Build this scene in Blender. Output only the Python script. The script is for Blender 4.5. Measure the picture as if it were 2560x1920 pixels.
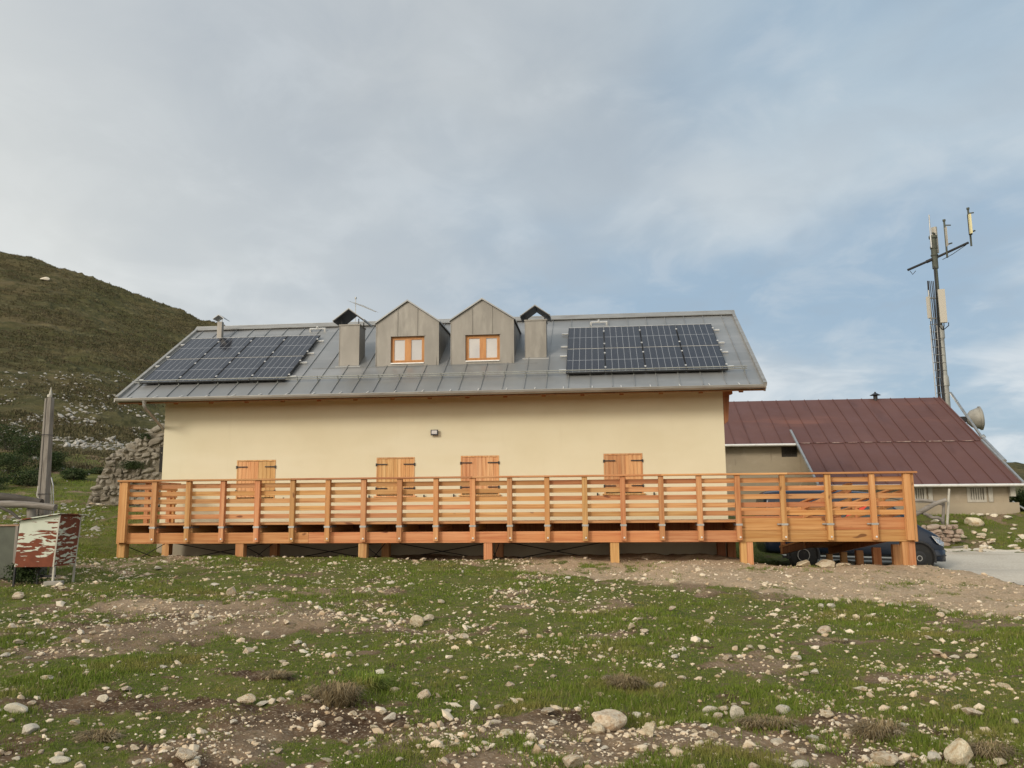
import bpy, bmesh, math, random
import numpy as np
from mathutils import Vector, Matrix, Euler
random.seed(7); rng = np.random.default_rng(11)
for o in list(bpy.data.objects): bpy.data.objects.remove(o)
S = bpy.context.scene; COL = S.collection
# ------------------------------------------------------------------ camera
F_PX, YAW, PITCH, ROLL, EYE = 2074.64, -0.1034, 0.1482, 0.0075, 1.5
_F = np.array([math.sin(YAW)*math.cos(PITCH), math.cos(YAW)*math.cos(PITCH), math.sin(PITCH)])
_R = np.array([math.cos(YAW), -math.sin(YAW), 0.0]); _U = np.cross(_R, _F)
CR = _R*math.cos(ROLL)-_U*math.sin(ROLL); CU = _U*math.cos(ROLL)+_R*math.sin(ROLL)
cam = bpy.data.objects.new('camera', bpy.data.cameras.new('camera')); COL.objects.link(cam)
cam.matrix_world = Matrix(((CR[0], CU[0], -_F[0], 0), (CR[1], CU[1], -_F[1], 0), (CR[2], CU[2], -_F[2], EYE), (0, 0, 0, 1)))
cam.data.sensor_width = 36; cam.data.lens = 36*F_PX/2560; cam.data.clip_end = 6000; cam.data.clip_start = .05
S.camera = cam
def ray(u, v): return _F + CR*(u-1280)/F_PX - CU*(v-960)/F_PX
def at(u, v, Y):                       # photo pixel -> world point at depth Y
    d = ray(u, v); p = d*Y/d[1]; return Vector((p[0], p[1], p[2]+EYE))
def uv_of(X, Y, Z):
    P = np.array([X, Y, Z-EYE]); return 1280+F_PX*(P@CR)/(P@_F), 960-F_PX*(P@CU)/(P@_F)
# ------------------------------------------------------------------ world, sun, exposure
SUN_DIR = Vector((-0.55, -0.75, 0.42)).normalized()
W = bpy.data.worlds.new('World'); S.world = W; W.use_nodes = True
def N(nt, t, **k):
    n = nt.nodes.new(t)
    for a, b in k.items():
        if a in ('ins',):
            for i, v in b.items(): n.inputs[i].default_value = v
        else: setattr(n, a, b)
    return n
def build_world():
    nt = W.node_tree; nt.nodes.clear(); L = nt.links.new
    out = N(nt, 'ShaderNodeOutputWorld'); bg = N(nt, 'ShaderNodeBackground'); bg.inputs[1].default_value = .1
    sky = N(nt, 'ShaderNodeTexSky', sky_type='NISHITA', sun_disc=False)
    sky.sun_elevation = math.asin(SUN_DIR.z); sky.sun_rotation = math.atan2(SUN_DIR.x, SUN_DIR.y)
    sky.altitude = 1500; sky.dust_density = 2; sky.air_density = 1.2
    tc = N(nt, 'ShaderNodeTexCoord'); sp = N(nt, 'ShaderNodeSeparateXYZ'); L(tc.outputs['Generated'], sp.inputs[0])
    def M(op, a, b=None, c=None, clamp=False):
        m = N(nt, 'ShaderNodeMath', operation=op, use_clamp=clamp)
        for i, x in enumerate((a, b, c)):
            if x is None: continue
            if isinstance(x, (int, float)): m.inputs[i].default_value = x
            else: L(x, m.inputs[i])
        return m.outputs[0]
    dx, dy, dz = sp.outputs
    den = M('ADD', M('MAXIMUM', dz, 0), .22)
    cx, cy = M('DIVIDE', dx, den), M('DIVIDE', dy, den)
    cb = N(nt, 'ShaderNodeCombineXYZ'); L(cx, cb.inputs[0]); L(cy, cb.inputs[1])
    mp = N(nt, 'ShaderNodeMapping'); mp.inputs['Rotation'].default_value = (0, 0, .5); mp.inputs['Scale'].default_value = (.9, .8, 1); L(cb.outputs[0], mp.inputs[0])
    def noise(sc, det, rough, loc, dist=.3):
        m2 = N(nt, 'ShaderNodeVectorMath', operation='ADD'); L(mp.outputs[0], m2.inputs[0]); m2.inputs[1].default_value = loc
        n = N(nt, 'ShaderNodeTexNoise'); n.inputs['Scale'].default_value = sc; n.inputs['Detail'].default_value = det
        n.inputs['Roughness'].default_value = rough; n.inputs['Distortion'].default_value = dist; L(m2.outputs[0], n.inputs['Vector']); return n.outputs['Fac']
    n1 = noise(.85, 3, .45, (3.1, 1.2, 0)); n2 = noise(1.7, 4, .48, (7.7, 4.2, 2)); n3 = noise(.5, 2, .4, (1.7, 9.2, 5)); n4 = noise(4.0, 5, .55, (4.4, 2.2, 1), .6)
    def sm(x, a, b):
        r = N(nt, 'ShaderNodeMapRange', interpolation_type='SMOOTHSTEP', clamp=True); L(x, r.inputs[0]); r.inputs[1].default_value = a; r.inputs[2].default_value = b; return r.outputs[0]
    def mix(f, a, b):
        m = N(nt, 'ShaderNodeMix', data_type='RGBA')
        if isinstance(f, (int, float)): m.inputs[0].default_value = f
        else: L(f, m.inputs[0])
        for i, x in ((6, a), (7, b)):
            if isinstance(x, tuple): m.inputs[i].default_value = (*x, 1)
            else: L(x, m.inputs[i])
        return m.outputs[2]
    # overall cloud cover: thick towards the left (-x), thin veil towards the right
    side = M('SUBTRACT', M('MULTIPLY', dx, -1.0), M('MULTIPLY', M('SUBTRACT', n1, .5), -2.2))
    thick = sm(side, -.35, .55)
    blue = mix(.85, sky.outputs[0], (3.5, 4.8, 6.1))
    veil = mix(sm(n2, .36, .68), blue, (4.5, 5.55, 6.45))
    grey = mix(sm(n2, .38, .64), (4.05, 4.6, 5.1), (5.7, 6.05, 6.2))
    grey = mix(sm(n3, .45, .62), grey, (4.8, 5.3, 5.8))
    c = mix(thick, veil, grey)
    det = noise(5.5, 7, .58, (2.2, 6.1, 3), .4)
    c = mix(M('MULTIPLY', sm(det, .48, .70), .28), c, (6.4, 6.9, 7.3)); c = mix(M('MULTIPLY', sm(det, .52, .32), .20), c, (3.5, 4.1, 4.8))
    low = M('MULTIPLY', M('MULTIPLY', M('SUBTRACT', 1.0, sm(dz, .16, .5)), M('ADD', M('MULTIPLY', thick, .45), .15)), M('ADD', sm(n1, .35, .65), .35))
    c = mix(low, c, (6.9, 7.3, 7.5))
    # brighter towards the horizon on the left, a few bright breaks
    hz = M('SUBTRACT', 1.0, sm(dz, .05, .5))
    brk = M('MULTIPLY', M('MULTIPLY', hz, sm(M('ADD', M('MULTIPLY', n4, .45), M('MULTIPLY', n2, .55)), .44, .62)), .85)
    c = mix(brk, c, (7.5, 8.0, 8.3))
    leftglow = M('MULTIPLY', sm(M('SUBTRACT', M('MULTIPLY', dx, -1), M('MULTIPLY', dz, .25)), .18, .62), .68)
    c = mix(leftglow, c, (7.8, 7.9, 7.6))
    # bright warm cloud deck behind the viewer, where the evening sun is
    back = sm(M('ADD', M('MULTIPLY', dy, -1), M('MULTIPLY', dx, -.35)), -.1, .9)
    c = mix(back, c, (14.2, 12.9, 10.9))
    # below the horizon: dull ground tone
    c = mix(sm(M('MULTIPLY', dz, -1), .0, .08), c, (1.0, 1.0, .7))
    L(c, bg.inputs[0]); L(bg.outputs[0], out.inputs[0])
build_world()
sl = bpy.data.lights.new('sun', 'SUN'); sl.energy = 1.6; sl.angle = math.radians(14); sl.color = (1.0, .91, .79)
so = bpy.data.objects.new('sun', sl); so.rotation_euler = SUN_DIR.to_track_quat('Z', 'Y').to_euler(); COL.objects.link(so)
S.render.engine = 'CYCLES'
S.view_settings.view_transform = 'Standard'; S.view_settings.look = 'None'; S.view_settings.exposure = 0; S.view_settings.gamma = 1
# ------------------------------------------------------------------ helpers
def lin(*c): return tuple(((x/255)/12.92 if x/255 <= .04045 else ((x/255+.055)/1.055)**2.4) for x in c)
def tag(o, label=None, cat=None, group=None, kind=None):
    if label: o['label'] = label
    if cat: o['category'] = cat
    if group: o['group'] = group
    if kind: o['kind'] = kind
    return o
def empty(name, loc, label=None, cat=None, group=None, rot=(0, 0, 0)):
    o = bpy.data.objects.new(name, None); COL.objects.link(o); o.location = loc; o.rotation_euler = rot; o.empty_display_size = .2
    return tag(o, label, cat, group)
class MB:
    def __init__(s): s.v = []; s.f = []; s.mi = []; s.sm = []
    def add(s, vs, fs, mi=0, smooth=False):
        k = len(s.v); s.v += [tuple(p) for p in vs]; s.f += [tuple(i+k for i in f) for f in fs]; s.mi += [mi]*len(fs); s.sm += [smooth]*len(fs); return s
    def box(s, x0, x1, y0, y1, z0, z1, mi=0, M=None):
        vs = [Vector((x, y, z)) for z in (z0, z1) for y in (y0, y1) for x in (x0, x1)]
        if M is not None: vs = [M @ p for p in vs]
        return s.add(vs, [(0, 2, 3, 1), (4, 5, 7, 6), (0, 1, 5, 4), (2, 6, 7, 3), (0, 4, 6, 2), (1, 3, 7, 5)], mi)
    def bar(s, p, q, w, h, up=(0, 0, 1), mi=0):       # beam p->q, width w (sideways), height h (along up)
        p, q, up = Vector(p), Vector(q), Vector(up); d = (q-p).normalized(); sd = d.cross(up).normalized(); u = sd.cross(d).normalized()
        vs = [a+sd*(i*w/2)+u*(j*h/2) for a in (p, q) for j in (-1, 1) for i in (-1, 1)]
        return s.add(vs, [(0, 2, 3, 1), (4, 5, 7, 6), (0, 1, 5, 4), (2, 6, 7, 3), (0, 4, 6, 2), (1, 3, 7, 5)], mi)
    def tube(s, pts, r, n=10, mi=0, cap=True, smooth=True):
        pts = [Vector(p) for p in pts]; rs = r if isinstance(r, (list, tuple)) else [r]*len(pts); vs = []; fs = []
        d0 = (pts[1]-pts[0]).normalized(); a = d0.orthogonal().normalized()
        for i, p in enumerate(pts):
            d = (pts[min(i+1, len(pts)-1)]-pts[max(i-1, 0)]).normalized(); a = (a-d*a.dot(d)).normalized(); b = d.cross(a)
            for k in range(n):
                t = 2*math.pi*k/n; vs.append(p+(a*math.cos(t)+b*math.sin(t))*rs[i])
        for i in range(len(pts)-1):
            for k in range(n): fs.append((i*n+k, i*n+(k+1) % n, (i+1)*n+(k+1) % n, (i+1)*n+k))
        s.add(vs, fs, mi, smooth)
        if cap: s.add([vs[k] for k in range(n)], [tuple(range(n))[::-1]], mi); s.add(vs[-n:], [tuple(range(n))], mi)
        return s
    def prism(s, poly, ext, mi=0):                    # poly of 3D points + extrusion vector
        n = len(poly); P = [Vector(p) for p in poly]; E = Vector(ext)
        nrm = Vector((0, 0, 0))
        for i in range(n): nrm += P[i].cross(P[(i+1) % n])
        fl = nrm.dot(E) > 0
        vs = P+[p+E for p in P]
        fs = [tuple(range(n))[::-1] if fl else tuple(range(n)), tuple(range(n, 2*n)) if fl else tuple(range(n, 2*n))[::-1]]
        for i in range(n):
            j = (i+1) % n; q = (i, j, j+n, i+n); fs.append(q if fl else q[::-1])
        return s.add(vs, fs, mi)
    def build(s, name, mats, parent=None, bevel=0):
        me = bpy.data.meshes.new(name); off = Vector((0, 0, 0))
        if parent is not None:
            off = world_loc(parent)
        me.from_pydata([(v[0]-off.x, v[1]-off.y, v[2]-off.z) for v in s.v] if parent is not None else s.v, [], s.f)
        if not isinstance(mats, (list, tuple)): mats = [mats]
        for m in mats: me.materials.append(m)
        me.polygons.foreach_set('material_index', s.mi); me.polygons.foreach_set('use_smooth', s.sm); me.update()
        o = bpy.data.objects.new(name, me); COL.objects.link(o)
        if parent is not None: o.parent = parent
        if bevel:
            b = o.modifiers.new('bevel', 'BEVEL'); b.width = bevel; b.segments = 2; b.limit_method = 'ANGLE'
        return o
def world_loc(o):
    p = Vector(o.location); q = o.parent
    while q is not None: p += Vector(q.location); q = q.parent
    return p
def mesh_np(name, V, Fc, mats, parent=None, smooth=False, mi=None):
    me = bpy.data.meshes.new(name); V = np.asarray(V, dtype=np.float32); Fc = np.asarray(Fc, dtype=np.int32); k = Fc.shape[1]
    me.vertices.add(len(V)); me.vertices.foreach_set('co', V.ravel()); me.loops.add(Fc.size); me.loops.foreach_set('vertex_index', Fc.ravel())
    me.polygons.add(len(Fc)); me.polygons.foreach_set('loop_start', np.arange(0, Fc.size, k, dtype=np.int32)); me.polygons.foreach_set('loop_total', np.full(len(Fc), k, dtype=np.int32))
    if not isinstance(mats, (list, tuple)): mats = [mats]
    for m in mats: me.materials.append(m)
    if mi is not None: me.polygons.foreach_set('material_index', np.asarray(mi, dtype=np.int32))
    me.polygons.foreach_set('use_smooth', np.full(len(Fc), smooth)); me.update(calc_edges=True); me.validate()
    o = bpy.data.objects.new(name, me); COL.objects.link(o)
    if parent is not None: o.parent = parent
    return o
def copy_tree(o, parent=None):
    c = o.copy(); COL.objects.link(c)
    if parent is not None: c.parent = parent
    for ch in [x for x in o.children]: copy_tree(ch, c)
    return c
# numpy value noise
def _h(ix, iy, s):
    n = (ix.astype(np.int64)*374761393 + iy.astype(np.int64)*668265263 + s*974634777) & 0xffffffff
    n = ((n ^ (n >> 13))*1274126177) & 0xffffffff
    return ((n ^ (n >> 16)) & 0xffff)/65535.0
def vn(x, y, s=0):
    x = np.asarray(x, float); y = np.asarray(y, float); ix = np.floor(x); iy = np.floor(y); fx = x-ix; fy = y-iy
    fx = fx*fx*fx*(fx*(fx*6-15)+10); fy = fy*fy*fy*(fy*(fy*6-15)+10)
    a = _h(ix, iy, s); b = _h(ix+1, iy, s); c = _h(ix, iy+1, s); d = _h(ix+1, iy+1, s)
    return (a*(1-fx)+b*fx)*(1-fy)+(c*(1-fx)+d*fx)*fy
def fbm(x, y, o=4, s=0, g=.5):
    t = 0; a = 1; n = 0
    for i in range(o):
        t = t+a*vn(x, y, s+i*17); n += a; a *= g; x, y = x*1.93*.87+y*1.93*.5+3.1, -x*1.93*.5+y*1.93*.87+1.7
    return t/n
def ss(x, a, b):
    t = np.clip((np.asarray(x, float)-a)/(b-a), 0, 1); return t*t*(3-2*t)
# ------------------------------------------------------------------ materials
def mat(name, color, rough=.7, metal=0, noise=None, bump=None, spec=.5, **k):
    """noise: list of (scale xyz, detail, lo, hi, colour) layers; bump: (scale xyz, strength, distance)"""
    m = bpy.data.materials.new(name); m.use_nodes = True; nt = m.node_tree; L = nt.links.new; b = nt.nodes['Principled BSDF']
    b.inputs['Roughness'].default_value = rough; b.inputs['Metallic'].default_value = metal; b.inputs['Specular IOR Level'].default_value = spec
    b.inputs['Base Color'].default_value = (*color, 1)
    if not noise and not bump: return m
    tc = N(nt, 'ShaderNodeTexCoord'); oi = N(nt, 'ShaderNodeObjectInfo')
    base = N(nt, 'ShaderNodeVectorMath', operation='ADD'); L(tc.outputs['Object'], base.inputs[0])
    if k.get('rand', True):
        r3 = N(nt, 'ShaderNodeVectorMath', operation='SCALE'); r3.inputs[0].default_value = (37, 91, 53); L(oi.outputs['Random'], r3.inputs['Scale']); L(r3.outputs[0], base.inputs[1])
    col = None
    def nz(sc, det, w=0.0):
        mp = N(nt, 'ShaderNodeMapping'); mp.inputs['Scale'].default_value = sc; mp.inputs['Location'].default_value = (w, w*1.7, w*.6); L(base.outputs[0], mp.inputs[0])
        n = N(nt, 'ShaderNodeTexNoise'); n.inputs['Scale'].default_value = 1; n.inputs['Detail'].default_value = det; n.inputs['Roughness'].default_value = .6; L(mp.outputs[0], n.inputs[0]); return n.outputs[0]
    cur = None
    for i, (sc, det, lo, hi, c) in enumerate(noise or []):
        f = nz(sc, det, 5.3*i); r = N(nt, 'ShaderNodeMapRange', clamp=True); L(f, r.inputs[0]); r.inputs[1].default_value = lo; r.inputs[2].default_value = hi
        mx = N(nt, 'ShaderNodeMix', data_type='RGBA'); L(r.outputs[0], mx.inputs[0])
        if cur is None: mx.inputs[6].default_value = (*color, 1)
        else: L(cur, mx.inputs[6])
        mx.inputs[7].default_value = (*c, 1); cur = mx.outputs[2]
    if k.get('tint') and cur is not None:                      # per-object brightness / hue variation
        hs = N(nt, 'ShaderNodeHueSaturation'); L(cur, hs.inputs['Color'])
        a, bb = k['tint']; r = N(nt, 'ShaderNodeMapRange'); L(oi.outputs['Random'], r.inputs[0]); r.inputs[3].default_value = a; r.inputs[4].default_value = bb; L(r.outputs[0], hs.inputs['Value'])
        m2 = N(nt, 'ShaderNodeMath', operation='FRACT'); m3 = N(nt, 'ShaderNodeMath', operation='MULTIPLY'); L(oi.outputs['Random'], m3.inputs[0]); m3.inputs[1].default_value = 7.31; L(m3.outputs[0], m2.inputs[0])
        r2 = N(nt, 'ShaderNodeMapRange'); L(m2.outputs[0], r2.inputs[0]); h = k.get('hue', .008); r2.inputs[3].default_value = .5-h; r2.inputs[4].default_value = .5+h; L(r2.outputs[0], hs.inputs['Hue']); cur = hs.outputs[0]
    if cur is not None: L(cur, b.inputs['Base Color'])
    if bump:
        sc, st, di = bump; bn = N(nt, 'ShaderNodeBump'); bn.inputs['Strength'].default_value = st; bn.inputs['Distance'].default_value = di; L(nz(sc, 6, 31.), bn.inputs['Height']); L(bn.outputs[0], b.inputs['Normal'])
    if k.get('rvar'):
        r = N(nt, 'ShaderNodeMapRange'); L(nz(k['rvar'][0], 3, 11.), r.inputs[0]); r.inputs[1].default_value = .3; r.inputs[2].default_value = .7; r.inputs[3].default_value = k['rvar'][1]; r.inputs[4].default_value = k['rvar'][2]; L(r.outputs[0], b.inputs['Roughness'])
    return m
def wood(name, axis, base=(.565, .272, .108), light=(.69, .39, .175), dark=(.42, .16, .055)):
    a = [26, 26, 26]; a[axis] = .9; b = [7, 7, 7]; b[axis] = .35; k = [5, 5, 5]; k[axis] = 2.2; c = [90, 90, 90]; c[axis] = 2
    return mat(name, base, .62, 0, [(tuple(b), 3, .42, .66, light), (tuple(a), 4, .46, .74, dark), (tuple(k), 1, .735, .78, (.22, .085, .035))], (tuple(c), .35, .002), tint=(.80, 1.14), hue=.012, spec=.3)
M_ = {}
M_['wx'] = wood('larch_wood_x', 0); M_['wy'] = wood('larch_wood_y', 1); M_['wz'] = wood('larch_wood_z', 2)
M_['wxr'] = wood('larch_beam', 0, (.54, .25, .095), (.62, .32, .14), (.40, .145, .05))
M_['wdark'] = wood('brown_timber', 2, (.34, .15, .06), (.40, .19, .08), (.24, .09, .035))
M_['shut'] = wood('shutter_wood', 2, (.66, .36, .15), (.78, .50, .24), (.52, .23, .085))
M_['wall'] = mat('cream_render', (.745, .69, .505), .92, 0, [((.7, .7, .7), 4, .35, .7, (.705, .645, .46)), ((.25, .25, .9), 3, .5, .75, (.765, .715, .54)), ((5, 5, .5), 4, .62, .85, (.70, .64, .46))], ((90, 90, 90), .25, .003), spec=.15)
M_['found'] = mat('foundation_render', (.42, .38, .29), .95, 0, [((1, 1, 1), 4, .35, .7, (.34, .305, .23))], ((60, 60, 60), .3, .004), spec=.1)
M_['zinc'] = mat('zinc_roof', (.33, .335, .33), .42, .45, [((.9, .35, .9), 4, .38, .66, (.275, .28, .28)), ((.3, 1.3, 1.3), 3, .5, .72, (.40, .40, .395))], ((1.3, .5, 1.3), .12, .03), rvar=((1.2, .5, .8), .3, .5))
M_['zinc2'] = mat('zinc_cladding', (.285, .265, .235), .5, .35, [((1.6, 1.6, .6), 4, .38, .66, (.24, .225, .20)), ((5, 5, 1.2), 3, .5, .72, (.325, .305, .27))], ((2.2, 2.2, 1.2), .15, .02), rvar=((2, 2, 1), .38, .6))
M_['gut'] = mat('gutter_metal', (.44, .43, .40), .45, .6, [((1.5, 9, 9), 3, .4, .7, (.33, .31, .28))], ((4, 4, 4), .05, .01))
M_['metal'] = mat('galvanised_steel', (.50, .50, .48), .45, .7, [((6, 6, 6), 3, .4, .7, (.38, .38, .37))], ((20, 20, 20), .1, .002))
M_['alu'] = mat('white_aluminium', (.78, .77, .74), .4, .3, [((6, 6, 6), 3, .5, .8, (.62, .60, .56))])
M_['black'] = mat('black_metal', (.022, .022, .024), .5, .2, [((9, 9, 9), 3, .5, .8, (.05, .045, .04))])
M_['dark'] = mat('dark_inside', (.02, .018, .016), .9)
M_['glass'] = mat('window_glass', (.46, .45, .45), .08, .35, [((.9, .9, .9), 2, .4, .7, (.60, .57, .54))], spec=1)
M_['winwood'] = mat('window_wood', (.58, .27, .09), .5, 0, [((12, 12, 2), 3, .45, .7, (.46, .19, .06))])
M_['redroof'] = mat('brown_painted_roof', (.125, .060, .052), .6, 0, [((.35, .35, .35), 4, .4, .7, (.148, .074, .064)), ((2.2, .5, .5), 5, .56, .76, (.100, .048, .042)), ((.16, .7, .7), 5, .60, .72, (.19, .085, .065))], ((2, 2, 2), .25, .02), rvar=((1, 1, 1), .5, .7), spec=.3)
M_['oldwall'] = mat('old_render', (.42, .355, .26), .95, 0, [((.5, .5, .9), 5, .38, .66, (.35, .295, .22)), ((1.6, 1.6, 1.2), 6, .55, .7, (.47, .40, .31)), ((4, 4, .6), 4, .64, .74, (.27, .22, .17))], ((24, 24, 24), .5, .01), spec=.1)
M_['oldwin'] = mat('old_white_wood', (.52, .49, .42), .85, 0, [((9, 9, 3), 4, .4, .7, (.40, .37, .31))], ((40, 40, 12), .4, .003))
M_['grey'] = mat('weathered_grey_wood', (.27, .245, .215), .9, 0, [((30, 30, 3), 4, .4, .68, (.17, .15, .13)), ((4, 4, 1), 3, .5, .75, (.36, .335, .295))], ((50, 50, 3), .7, .008), spec=.15)
M_['greyx'] = mat('weathered_log', (.27, .245, .215), .9, 0, [((3, 30, 30), 4, .4, .68, (.16, .14, .12)), ((1, 4, 4), 3, .5, .75, (.38, .35, .31))], ((3, 50, 50), .7, .008), spec=.15)
M_['logdark'] = mat('dark_log', (.10, .09, .078), .9, 0, [((3, 30, 30), 4, .4, .68, (.06, .053, .046))], ((3, 40, 40), .7, .008), spec=.15)
M_['rock'] = mat('limestone', (.74, .61, .43), .92, 0, [((5, 5, 5), 4, .4, .62, (.86, .76, .58)), ((2.3, 2.3, 2.3), 3, .5, .70, (.56, .38, .21)), ((11, 11, 11), 5, .60, .74, (.28, .24, .19))], ((16, 16, 16), .8, .03), tint=(.78, 1.12), hue=.01, spec=.15)
M_['rockw'] = mat('white_limestone', (.90, .81, .65), .9, 0, [((6, 6, 6), 4, .4, .66, (.85, .77, .62)), ((9, 9, 9), 5, .58, .74, (.40, .37, .31))], ((16, 16, 16), .8, .03), tint=(.82, 1.08), spec=.15)
M_['ruin'] = mat('old_stone_masonry', (.24, .215, .175), .95, 0, [((3, 3, 3), 5, .4, .66, (.33, .30, .25)), ((1.2, 1.2, 1.2), 3, .5, .7, (.20, .175, .14)), ((7, 7, 7), 5, .6, .74, (.12, .11, .09))], ((20, 20, 20), .9, .03), spec=.1)
M_['mortar'] = mat('crumbling_mortar', (.22, .19, .145), .95, 0, [((4, 4, 4), 5, .45, .7, (.14, .125, .10))], ((14, 14, 14), 1, .04), spec=.1)
M_['ant'] = mat('antenna_housing', (.52, .49, .42), .6, 0, [((.4, .4, .2), 1, .35, .75, (.48, .45, .385))], spec=.2)
M_['yel'] = mat('sunlit_yellow_housing', (.80, .72, .42), .6, 0, [((.4, .4, .2), 1, .35, .75, (.76, .68, .39))], spec=.2)  # antenna housing with the warm sunlight on it put into the colour
M_['mast'] = mat('mast_paint', (.36, .37, .34), .55, .3, [((4, 4, 1), 4, .45, .7, (.27, .27, .25))], ((9, 9, 4), .2, .01))
M_['paint'] = mat('dark_blue_paint', (.012, .020, .038), .22, .2, [((2, 2, 2), 3, .5, .8, (.018, .027, .046))], spec=.6)
M_['plast'] = mat('black_plastic', (.02, .02, .022), .6, 0, [((12, 12, 12), 3, .5, .8, (.035, .034, .032))])
M_['tyre'] = mat('tyre_rubber', (.02, .02, .02), .85, 0, [((12, 12, 12), 3, .5, .8, (.04, .036, .03))])
M_['carglass'] = mat('dark_car_glass', (.012, .014, .016), .08, 0, spec=.8)
M_['lamp'] = mat('headlight_lens', (.62, .65, .70), .12, .4, [((20, 20, 20), 2, .45, .6, (.25, .28, .33))], spec=1)
M_['redp'] = mat('red_stripe_film', (.72, .06, .03), .35)
M_['green'] = mat('dull_green_metal', (.10, .11, .085), .7, .2, [((3, 3, 3), 4, .4, .7, (.07, .075, .06))], ((8, 8, 8), .2, .01))
M_['concrete'] = mat('concrete_block', (.38, .35, .30), .95, 0, [((8, 8, 8), 4, .4, .7, (.28, .26, .22))], ((30, 30, 30), .5, .006))
def rusty():
    m = mat('peeling_rusty_paint', (.60, .64, .53), .6, 0, None, None); nt = m.node_tree; L = nt.links.new; b = nt.nodes['Principled BSDF']
    tc = N(nt, 'ShaderNodeTexCoord'); mp = N(nt, 'ShaderNodeMapping'); mp.inputs['Scale'].default_value = (3.6, 3.6, 17); L(tc.outputs['Object'], mp.inputs[0])
    n = N(nt, 'ShaderNodeTexNoise'); n.inputs['Scale'].default_value = 1; n.inputs['Detail'].default_value = 5; n.inputs['Roughness'].default_value = .55; n.inputs['Distortion'].default_value = .5; L(mp.outputs[0], n.inputs[0])
    sp = N(nt, 'ShaderNodeSeparateXYZ'); L(tc.outputs['Object'], sp.inputs[0])
    # more bare rust low down and on the right-hand (far) side panel
    at_ = N(nt, 'ShaderNodeAttribute'); at_.attribute_name = 'rust'
    a = N(nt, 'ShaderNodeMath', operation='ADD'); L(n.outputs[0], a.inputs[0]); L(at_.outputs['Fac'], a.inputs[1])
    r = N(nt, 'ShaderNodeMapRange', clamp=True); L(a.outputs[0], r.inputs[0]); r.inputs[1].default_value = .535; r.inputs[2].default_value = .56
    n2 = N(nt, 'ShaderNodeTexNoise'); n2.inputs['Scale'].default_value = 9; n2.inputs['Detail'].default_value = 5; L(tc.outputs['Object'], n2.inputs[0])
    rc = N(nt, 'ShaderNodeMix', data_type='RGBA'); L(n2.outputs[0], rc.inputs[0]); rc.inputs[6].default_value = (.10, .025, .014, 1); rc.inputs[7].default_value = (.26, .075, .034, 1)
    pc = N(nt, 'ShaderNodeMix', data_type='RGBA'); L(n2.outputs[0], pc.inputs[0]); pc.inputs[6].default_value = (.52, .56, .46, 1); pc.inputs[7].default_value = (.66, .69, .58, 1)
    mx = N(nt, 'ShaderNodeMix', data_type='RGBA'); L(r.outputs[0], mx.inputs[0]); L(pc.outputs[2], mx.inputs[6]); L(rc.outputs[2], mx.inputs[7]); L(mx.outputs[2], b.inputs['Base Color'])
    r2 = N(nt, 'ShaderNodeMapRange'); L(r.outputs[0], r2.inputs[0]); r2.inputs[3].default_value = .45; r2.inputs[4].default_value = .9; L(r2.outputs[0], b.inputs['Roughness'])
    bp = N(nt, 'ShaderNodeBump'); bp.inputs['Strength'].default_value = .4; bp.inputs['Distance'].default_value = .004; bp.invert = True; L(r.outputs[0], bp.inputs['Height']); L(bp.outputs[0], b.inputs['Normal'])
    return m
M_['rusty'] = rusty()
def panel_glass():
    """cells of one module: object space x 0..1.04, y 0..1.68 up the slope"""
    m = mat('solar_cells', (.012, .015, .024), .12, 0, None, None, spec=.5); nt = m.node_tree; L = nt.links.new; b = nt.nodes['Principled BSDF']
    tc = N(nt, 'ShaderNodeTexCoord'); sp = N(nt, 'ShaderNodeSeparateXYZ'); L(tc.outputs['Object'], sp.inputs[0])
    def M(op, a, bb):
        q = N(nt, 'ShaderNodeMath', operation=op)
        for i, x in enumerate((a, bb)):
            if isinstance(x, (int, float)): q.inputs[i].default_value = x
            elif x is not None: L(x, q.inputs[i])
        return q.outputs[0]
    def line(c, n, length, w):      # 1 on the lines of an n-fold division
        t = M('FRACT', M('ADD', M('MULTIPLY', c, n/length), .5), None); return M('LESS_THAN', M('ABSOLUTE', M('SUBTRACT', t, .5), None), w*n/length/2)
    lx = line(sp.outputs[0], 6, 1.04, .008); ly = line(sp.outputs[1], 2, 1.68, .016); ly2 = line(sp.outputs[1], 20, 1.68, .004); lx2 = line(sp.outputs[0], 54, 1.04, .0016)
    f = M('MAXIMUM', lx, ly)
    f = M('MAXIMUM', f, M('MULTIPLY', M('MAXIMUM', ly2, lx2), .16))
    n = N(nt, 'ShaderNodeTexNoise'); n.inputs['Scale'].default_value = 2.2; n.inputs['Detail'].default_value = 2; L(tc.outputs['Object'], n.inputs[0])
    c0 = N(nt, 'ShaderNodeMix', data_type='RGBA'); L(n.outputs[0], c0.inputs[0]); c0.inputs[6].default_value = (.010, .012, .022, 1); c0.inputs[7].default_value = (.020, .022, .030, 1)
    mx = N(nt, 'ShaderNodeMix', data_type='RGBA'); L(f, mx.inputs[0]); L(c0.outputs[2], mx.inputs[6]); mx.inputs[7].default_value = (.40, .41, .43, 1); L(mx.outputs[2], b.inputs['Base Color'])
    return m
M_['cells'] = panel_glass()
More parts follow.
